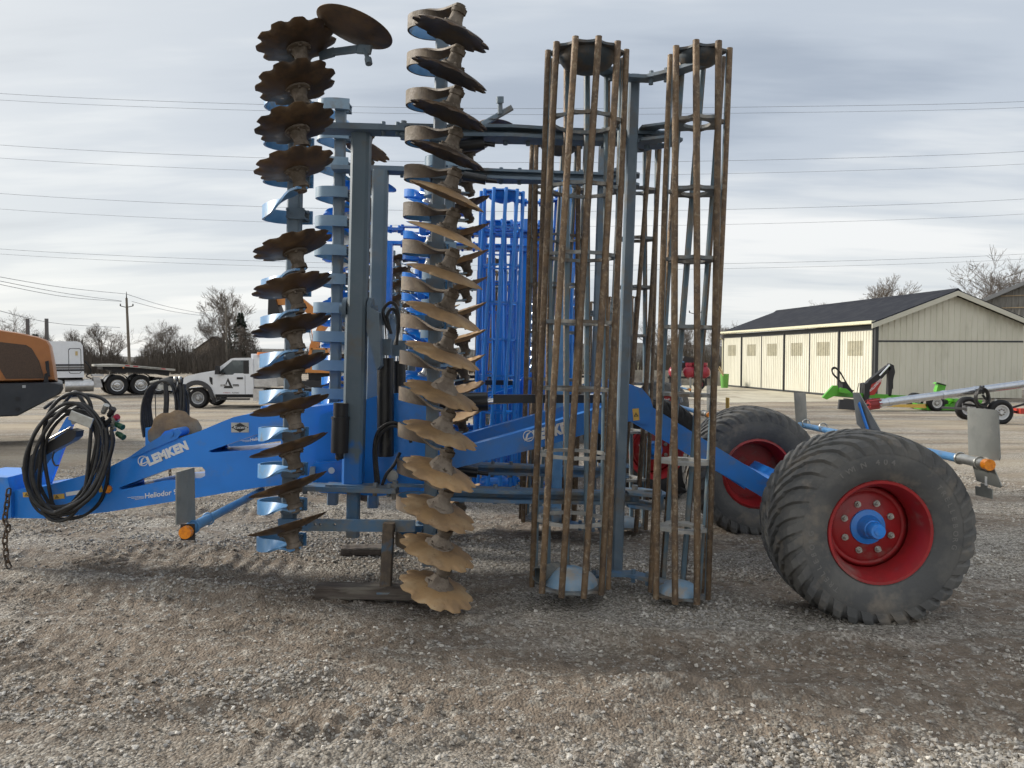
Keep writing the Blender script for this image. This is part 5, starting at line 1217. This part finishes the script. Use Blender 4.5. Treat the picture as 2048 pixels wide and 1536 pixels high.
def auger():
    D = 20.0; zg = gz(0, D); root = thing('grain_auger', 'long shiny galvanised grain auger on rubber wheels with red intake end', 'auger', (P(1900, 830, D).x, D, zg)); k = D/F
    def pt(x, y, d=0): q = P(x, y, D+d); return (q.x-root.location.x, d, q.z-zg)
    GAL = mat('shiny_galvanised_tube', (.55, .58, .63), .22, .9, col2=(.48, .51, .56), scale=3)
    b = MB(); a, c = Vector(pt(1756, 807)), Vector(pt(2130, 757)); b.cyl(a, c, .105, n=24)
    tube = build('auger_tube', b, GAL, root)
    for f in (.06, .35, .52):
        b = MB(); m = a.lerp(c, f); d = (c-a).normalized(); b.cyl(m-d*.05, m+d*.05, .118, n=24); build('tube_band', b, GAL, tube)
    b = MB(); d = (c-a).normalized(); b.cyl(a-d*.25, a-d*.02, .125, n=12, cap=True); 
    for i in range(8):
        t = 2*math.pi*i/8; b.beam(a-d*.3+Vector((0, .13*math.cos(t), .13*math.sin(t))), a+d*.05+Vector((0, .13*math.cos(t), .13*math.sin(t))), .03, .02, ch=0)
    build('intake_cage', b, mat('dull_red_paint', (.24, .02, .022), .5), root)
    b = MB(); b.cyl(a-d*.42, a-d*.1, .03, n=8); build('intake_shaft', b, GREYP, root)
    b = MB(); b.beam(pt(2010, 777), pt(2130, 767), .02, .12); build('red_decal', b, mat('red_white_decal', (.40, .22, .20), .5), tube)
    for x, dy in ((1934, 1.2), (2000, -.3)): road_wheel(root, pt(x, 820, dy)[0], dy, .33, .2, .19, .08, mat('white_wheel2', (.62, .63, .64), .35), 'aug', None)
    b = MB(); b.beam(pt(1925, 808), pt(2060, 828), .06, .06); b.beam(pt(2000, 822), pt(2060, 805), .05, .05); b.beam((pt(1985, 818)[0], -.3, .36), (pt(1940, 820)[0], 1.3, .33), .06, .06); b.beam(pt(1965, 790), pt(1990, 820), .05, .05); build('undercarriage', b, DARK, root)
    b = MB(); b.box(pt(2052, 822), (.5, .3, .14)); build('hitch_jack', b, mat('red_jack', (.5, .05, .03), .4), root)
    rr = random.Random(4)
    for i in range(7):
        cx, cy = 1965+rr.uniform(-2, 2), 796+rr.uniform(-2, 2); ra, rb = rr.uniform(9, 15), rr.uniform(13, 21)
        b = MB(); b.tube([pt(cx+ra*math.cos(t), cy+rb*math.sin(t), -.2-.03*i) for t in [2*math.pi*j/20 for j in range(20)]], .02, 6, closed=True); build('hose_coil', b, M['rubber'], root)
    for x in (1960, 1966):
        b = MB(); b.cyl(pt(x, 788, -.2), pt(x+1, 771, -.2), .025, n=8); build('hose_end', b, DARK, root)
    b = MB(); b.cyl(pt(1986, 818, -.3), pt(1992, 798, -.3), .03, n=8); build('crank', b, M['zinc'], root)
auger()
def red_machine():
    D = 44; zg = gz(0, D); root = thing('planter', 'small red and black farm machine by the low concrete wall', 'farm machine', (P(1385, 760, D).x, D, zg)); k = D/F
    RD = mat('dark_red_plastic', (.25, .012, .03), .35); 
    def pt(x, y, d=0): q = P(x, y, D+d); return Vector((q.x-root.location.x, d, q.z-zg))
    for x in (1349, 1378, 1392, 1408):
        b = MB(); b.sphere(pt(x, 744), .36, 14, 0, (1, 1.2, 1.05)); b.cyl(pt(x, 735)+Vector((0, 0, .1)), pt(x, 735)+Vector((0, 0, .28)), .2, n=14); build('seed_hopper', b, RD, root)
    b = MB(); b.beam(pt(1335, 755), pt(1420, 755), .12, .12); b.beam(pt(1340, 772), pt(1340, 750), .1, .1); b.beam(pt(1412, 772), pt(1412, 750), .1, .1); build('toolbar', b, DARK, root)
    b = MB(); b.prism([(q.x, q.z) for q in (pt(1362, 735), pt(1372, 712), pt(1390, 716), pt(1394, 724), pt(1385, 740))], .4, .9); build('control_box', b, DARK, root)
    b = MB(); b.beam(pt(1345, 722), pt(1368, 724), .06, .06); build('marker_bar', b, M['lightblue'], root)
    for x in (1350, 1400): road_wheel(root, pt(x, 770).x, .2, .35, .2, .2, .08, RD, 'pl')
red_machine()
b = MB(); q = P(1449, 765, 47); b.lathe([(.22, 0), (.25, .5), (.27, .85), (.27, .88), (.24, .88), (.2, .05)], 16); tag(build('barrel', b, mat('green_barrel_plastic', (.12, .33, .06), .5), None, T((q.x, 47, gz(0, 47)))), 'green barrel at the far end of the cream barn', 'barrel')
for i, (x0, y0, x1, y1) in enumerate(((1447, 752, 1433, 732), (1449, 752, 1439, 733))):
    b = MB(); b.beam(P(x0, y0, 46.8), P(x1, y1, 46.8), .06, .06); tag(build('plank', b, mat('fresh_plank', (.55, .42, .24), .8)), ['left', 'right'][i] + ' one of two pale planks leaning by the green barrel', 'plank', 'planks by the barrel')

# ================================================================== poles and wires
POLE = mat('weathered_pole_wood', (.17, .15, .12), .9, col2=(.12, .105, .09), scale=6, stretch=(3, 3, .2)); WIRE = mat('overhead_wire', (.17, .18, .20), .6)
def upole(x, ytop, D, label, arms=True, lean=4, r=.14):
    t = P(x, ytop, D); zg = gz(0, D); root = thing('utility_pole', label, 'utility pole', (t.x, D, zg))
    h = t.z-zg; b = MB(); b.cyl((lean*D/F, 0, 0), (0, 0, h), r*1.15, r*.75, n=10); build('pole', b, POLE, root)
    if arms:
        b = MB(); b.cyl((0, 0, h), (0, 0, h+.6), .05, .03, n=8); build('pole_pin', b, GREYP, root)
        for s in (-1, 1):
            b = MB(); b.beam((0, 0, h-.9), (s*.62, 0, h-.75), .07, .06); b.cyl((s*.6, 0, h-.75), (s*.6, 0, h-.55), .06, n=8); build('insulator_arm', b, GREYP, root)
    return root
upole(253, 596, 72, 'wooden utility pole standing behind the flatbed trailer'); upole(1391, 610, 75, 'distant utility pole seen through the narrower cage roller', True, 0, .15)
upole(203, 680, 85, 'thin grey lamp post left of the wooden utility pole', False, 0, .08); upole(452, 610, 85, 'slim pole beside the spruce behind the service truck', False, 0, .09)
def wire(pts, D, label, r=.014, grp='overhead wires across the sky', ext=True):
    q = [P(x, y, D[i] if isinstance(D, (list, tuple)) else D) for i, (x, y) in enumerate(pts)]
    if ext: q = [q[0]+(q[0]-q[1])*.8+Vector((0, 0, .4))] + q + [q[-1]+(q[-1]-q[-2])*.8+Vector((0, 0, .4))]
    b = MB(); b.tube(catmull(q, 8), r, 4); o = build('overhead_wire', b, WIRE); tag(o, label, 'wire', grp)
ORD = ['topmost', 'second from the top', 'third from the top', 'fourth from the top', 'fifth from the top', 'sixth from the top', 'seventh from the top', 'lowest']
for i, (l_, m_, r_) in enumerate(((187, 217, 203), (200, 229, 215), (290, 325, 303), (316, 351, 328), (387, 423, 398), (418, 453, 428), (498, 531, 508), (508, 541, 518))):
    wire([(0, l_), (512, l_+(m_-l_)*.72), (1024, m_), (1536, r_+(m_-r_)*.76), (2048, r_)], 30, ORD[i] + ' of the eight long wires crossing the whole sky', .0068 if i % 2 == 0 else .006)
for i, (pts, D) in enumerate((([(-60, 543), (120, 574), (253, 588)], (50, 60, 72)), ([(-60, 550), (120, 585), (243, 602)], (50, 60, 72)), ([(-60, 556), (120, 592), (243, 603)], (50, 60, 72)), ([(253, 588), (330, 612), (416, 629)], (72, 80, 90)), ([(264, 603), (340, 622), (416, 633)], (72, 80, 90)), ([(-60, 605), (100, 645), (240, 655)], (50, 60, 72)))):
    wire(pts, D, ['upper', 'middle', 'lower'][i % 3] + ' thin wire ' + ('running left from' if i < 3 else 'running right from') + ' the wooden utility pole' if i < 5 else 'sagging cable below the arms left of the wooden utility pole', .022, 'wires at the wooden pole', False)

# ================================================================== trees
BARK = mat('bare_tree_bark', (.085, .07, .058), .95, col2=(.06, .05, .042), scale=5); TWIG = mat('bare_twigs', (.15, .125, .105), .95)
def bare_tree(seed, H, spread=.5, depth=6, upright=.25, r0=None):
    rr = random.Random(seed); trunk, crown = MB(), MB()
    def tubelet(b, p, q, r1, r2, n): 
        z = (q-p).normalized(); x = z.orthogonal().normalized(); y = z.cross(x)
        r1 = max(r1, .012); r2 = max(r2, .009)
        vs = [p+(x*math.cos(2*math.pi*i/n)+y*math.sin(2*math.pi*i/n))*r1 for i in range(n)] + [q+(x*math.cos(2*math.pi*i/n)+y*math.sin(2*math.pi*i/n))*r2 for i in range(n)]
        b.add(vs, [(i, (i+1) % n, n+(i+1) % n, n+i) for i in range(n)], 0, True)
    def grow(p, d, l, r, lev):
        segs = 3 if lev < 3 else 2; b = trunk if lev < 2 else crown; n = 7 if lev < 2 else (4 if lev < 4 else 3)
        for s in range(segs):
            d = (d + Vector((rr.uniform(-1, 1), rr.uniform(-1, 1), rr.uniform(-.4, 1)*upright))*(.16+.03*lev)).normalized()
            q = p + d*l/segs; r2 = r*(.86 if lev < depth else .6); tubelet(b, p, q, r, r2, n)
            if lev < depth and (s > 0 or lev > 0) and rr.random() < .66:
                side = Vector((rr.uniform(-1, 1), rr.uniform(-1, 1), rr.uniform(-.1, .6))).normalized()
                grow(q, (d*(1-spread*.8)+side*(spread+.35)).normalized(), l*rr.uniform(.5, .75), r2*.55, lev+1)
            p, r = q, r2
        if lev < depth:
            for _ in range(2 if rr.random() < .75 else 3):
                side = Vector((rr.uniform(-1, 1), rr.uniform(-1, 1), rr.uniform(-.2, .5))).normalized()
                grow(p, (d+side*spread).normalized(), l*rr.uniform(.62, .85), r*.72, lev+1)
    grow(Vector((0, 0, -.1)), Vector((0, 0, 1)), H*.30, r0 or H*.024, 0)
    s = H/max(v[2] for v in crown.v)
    for b in (trunk, crown): b.v = [(v[0]*s, v[1]*s, v[2]*s) for v in b.v]
    return trunk.mesh('trunk', 1, False), crown.mesh('crown', 1, False)
VAR = [bare_tree(1, 10, .45, 6, .5), bare_tree(2, 10, .6, 6, .3), bare_tree(3, 10, .38, 6, .7), bare_tree(4, 10, .75, 5, .3), bare_tree(9, 10, .5, 6, .45)]
TREES = [(465, 568, 96, 0, 'tall bare tree rising beside the dark spruce'), (438, 625, 100, 2, 'slender bare tree left of the tall bare tree'), (325, 636, 88, 4, 'broad bare tree right of the wooden utility pole'), (295, 640, 92, 1, 'bare tree with dense crown just right of the wooden pole'),
         (230, 655, 86, 3, 'crooked bare tree left of the wooden pole'), (205, 645, 100, 0, 'pale bare tree above the semi cab gap'), (135, 655, 100, 2, 'rounded bare tree over the semi cab roof'), (95, 658, 100, 4, 'bare tree between the loader stacks and the semi'),
         (10, 610, 80, 1, 'bare tree at the left edge of the photo'), (50, 650, 95, 3, 'small bare tree behind the orange loader hood'), (385, 660, 90, 1, 'low bare tree left of the house roof'), (500, 640, 90, 4, 'bare tree right of the spruce, partly behind the discs'),
         (1790, 552, 70, 0, 'bare tree above the barn roof ridge'), (1995, 500, 75, 1, 'large bare tree above the grey barn'), (2035, 512, 78, 4, 'second large bare tree at the right edge'), (1940, 575, 72, 3, 'low bare tree left of the grey barn gable'),
         (1650, 600, 75, 2, 'small bare tree behind the middle of the barn roof'), (1700, 605, 80, 3, 'faint bare tree right of the smallest roof tree'), (1470, 640, 85, 4, 'bare tree at the far corner of the barn'), (1345, 640, 80, 1, 'bare tree seen between the two cage rollers'), (1375, 645, 78, 2, 'bare tree left of the distant utility pole'), (1418, 645, 82, 0, 'bare tree right of the distant utility pole'), (810, 520, 75, 3, 'bare tree glimpsed between fold posts'), (825, 560, 85, 4, 'bare tree low between the coil springs'), (1310, 630, 84, 3, 'bare tree behind the most distant cultivator')]
for i, (x, yt, D, v, lab) in enumerate(TREES):
    zg = -.4; top = P(x, yt, D); h = top.z-zg; s = h/10
    root = thing('bare_tree', lab, 'tree', (top.x, D, zg), i*1.7, 'bare trees along the yard edge'); root.scale = (s*(.9 if v in (2,) else 1.05), s, s)
    link('trunk', VAR[v][0], BARK, root); link('crown', VAR[v][1], TWIG, root)
def spruce(x, yt, D, label, seed):
    rr = random.Random(seed); top = P(x, yt, D); h = top.z+.4; root = thing('spruce', label, 'tree', (top.x, D, -.4)); b = MB(); b.cyl((0, 0, 0), (0, 0, h*.97), h*.025, .02, n=8); build('trunk', b, BARK, root)
    b = MB(); n = 420
    for i in range(n):
        f = (i/n)**.8; z = h*(.06+.94*f); L_ = (1-f)*h*.36*rr.uniform(.4, 1.15)+.12; a = rr.uniform(0, 6.283); d = Vector((math.cos(a), math.sin(a), -.25+.35*f)); side = Vector((-math.sin(a), math.cos(a), 0))
        for j in range(7):
            t = (j+rr.random())/7; p = Vector((0, 0, z)) + d*L_*t; w = .30*(1-.5*t)*min(1, L_)
            for s in (-1, 1):
                e = p + side*s*w + d*.18 + Vector((0, 0, -.12+rr.uniform(-.08, .05))); b.add([p, p+d*.16, e], [(0, 1, 2)])
    build('crown', b, mat('dark_spruce_needles', (.022, .032, .022), .9, col2=(.035, .045, .03), scale=2), root)
spruce(481, 625, 92, 'dark spruce standing behind the service truck cab', 1); spruce(70, 668, 96, 'small dark spruce tip behind the orange loader', 2)
def thicket(name, x0, x1, D0, D1, ytop, n, label, seed, col):
    """leafless scrub: thin upright stems and twigs filling a strip of ground"""
    r = np.random.default_rng(seed); b = MB(); zg = -.4; vs = []; fs = []
    D = D0+(D1-D0)*r.random(n); px = x0+(x1-x0)*r.random(n); hh = (712-ytop)/F
    for i in range(n):
        X = (px[i]-1024)/F*D[i]; env = .55+.55*math.sin(px[i]*.031)*math.sin(px[i]*.011+2)+.25*math.sin(px[i]*.09)
        H = max(.6, (1.65+hh*D[i]*env)*(.45+.6*r.random())+.2); lean = (r.random(2)-.5)*.9; p = np.array([X, D[i], zg]); k = 4; w = .03+.03*r.random()
        seg = [p + np.array([lean[0]*H*.4*(j/k)**1.3 + .06*(r.random()-.5), lean[1]*H*.3*(j/k), H*j/k]) for j in range(k+1)]
        for j in range(k):
            a, c = seg[j], seg[j+1]; wa = w*(1-j/k)+.006; o = len(vs)
            vs += [tuple(a+[-wa, 0, 0]), tuple(a+[wa, 0, 0]), tuple(a+[0, wa, 0]), tuple(c+[-wa*.7, 0, 0]), tuple(c+[wa*.7, 0, 0]), tuple(c+[0, wa*.7, 0])]
            fs += [(o, o+1, o+4, o+3), (o+1, o+2, o+5, o+4), (o+2, o, o+3, o+5)]
            for _ in range(3):
                t = r.random(); s = a+(c-a)*t; e = s + np.array([(r.random()-.5)*1.3, (r.random()-.5)*.8, r.random()*.8])*(.35+H*.10); o = len(vs); q = .015
                vs += [tuple(s+[-q, 0, 0]), tuple(s+[q, 0, 0]), tuple(s+[0, q, .01]), tuple(e)]; fs += [(o, o+1, o+3), (o+1, o+2, o+3), (o+2, o, o+3)]
    b.add(vs, fs); o = link(name, b.mesh(name, 1, False), mat('scrub_'+str(seed), col, .95, col2=tuple(c*.7 for c in col), scale=.6)); struct(o, 'stuff', label); o['category'] = 'scrub'
thicket('scrub', -60, 640, 82, 112, 672, 4200, 'dense leafless brown scrub along the left edge of the yard', 3, (.085, .072, .06)); thicket('scrub', 1300, 1500, 62, 90, 690, 700, 'leafless scrub between the cultivators and the barn', 4, (.10, .082, .06))
thicket('scrub', 640, 1300, 80, 98, 685, 1000, 'distant leafless scrub behind the row of cultivators', 5, (.085, .07, .055))
# low wooded rise on the skyline
def hills():
    b = MB(); xs = np.linspace(-420, 420, 160); vs = []
    for x in xs:
        z = 3.2+2.2*math.sin(x*.013+1)+.9*math.sin(x*.05)+.5*math.sin(x*.21)+.4*math.sin(x*.57)
        vs += [(x, 240, -1), (x, 262, z), (x, 330, -1)]
    b.add(vs, [(3*i+k, 3*i+3+k, 3*i+4+k, 3*i+1+k) for i in range(len(xs)-1) for k in (0, 1)], 0, True); struct(build('hills', b, mat('far_wood', (.075, .07, .062), .95, col2=(.055, .052, .05), scale=.25, detail=10)))
hills()
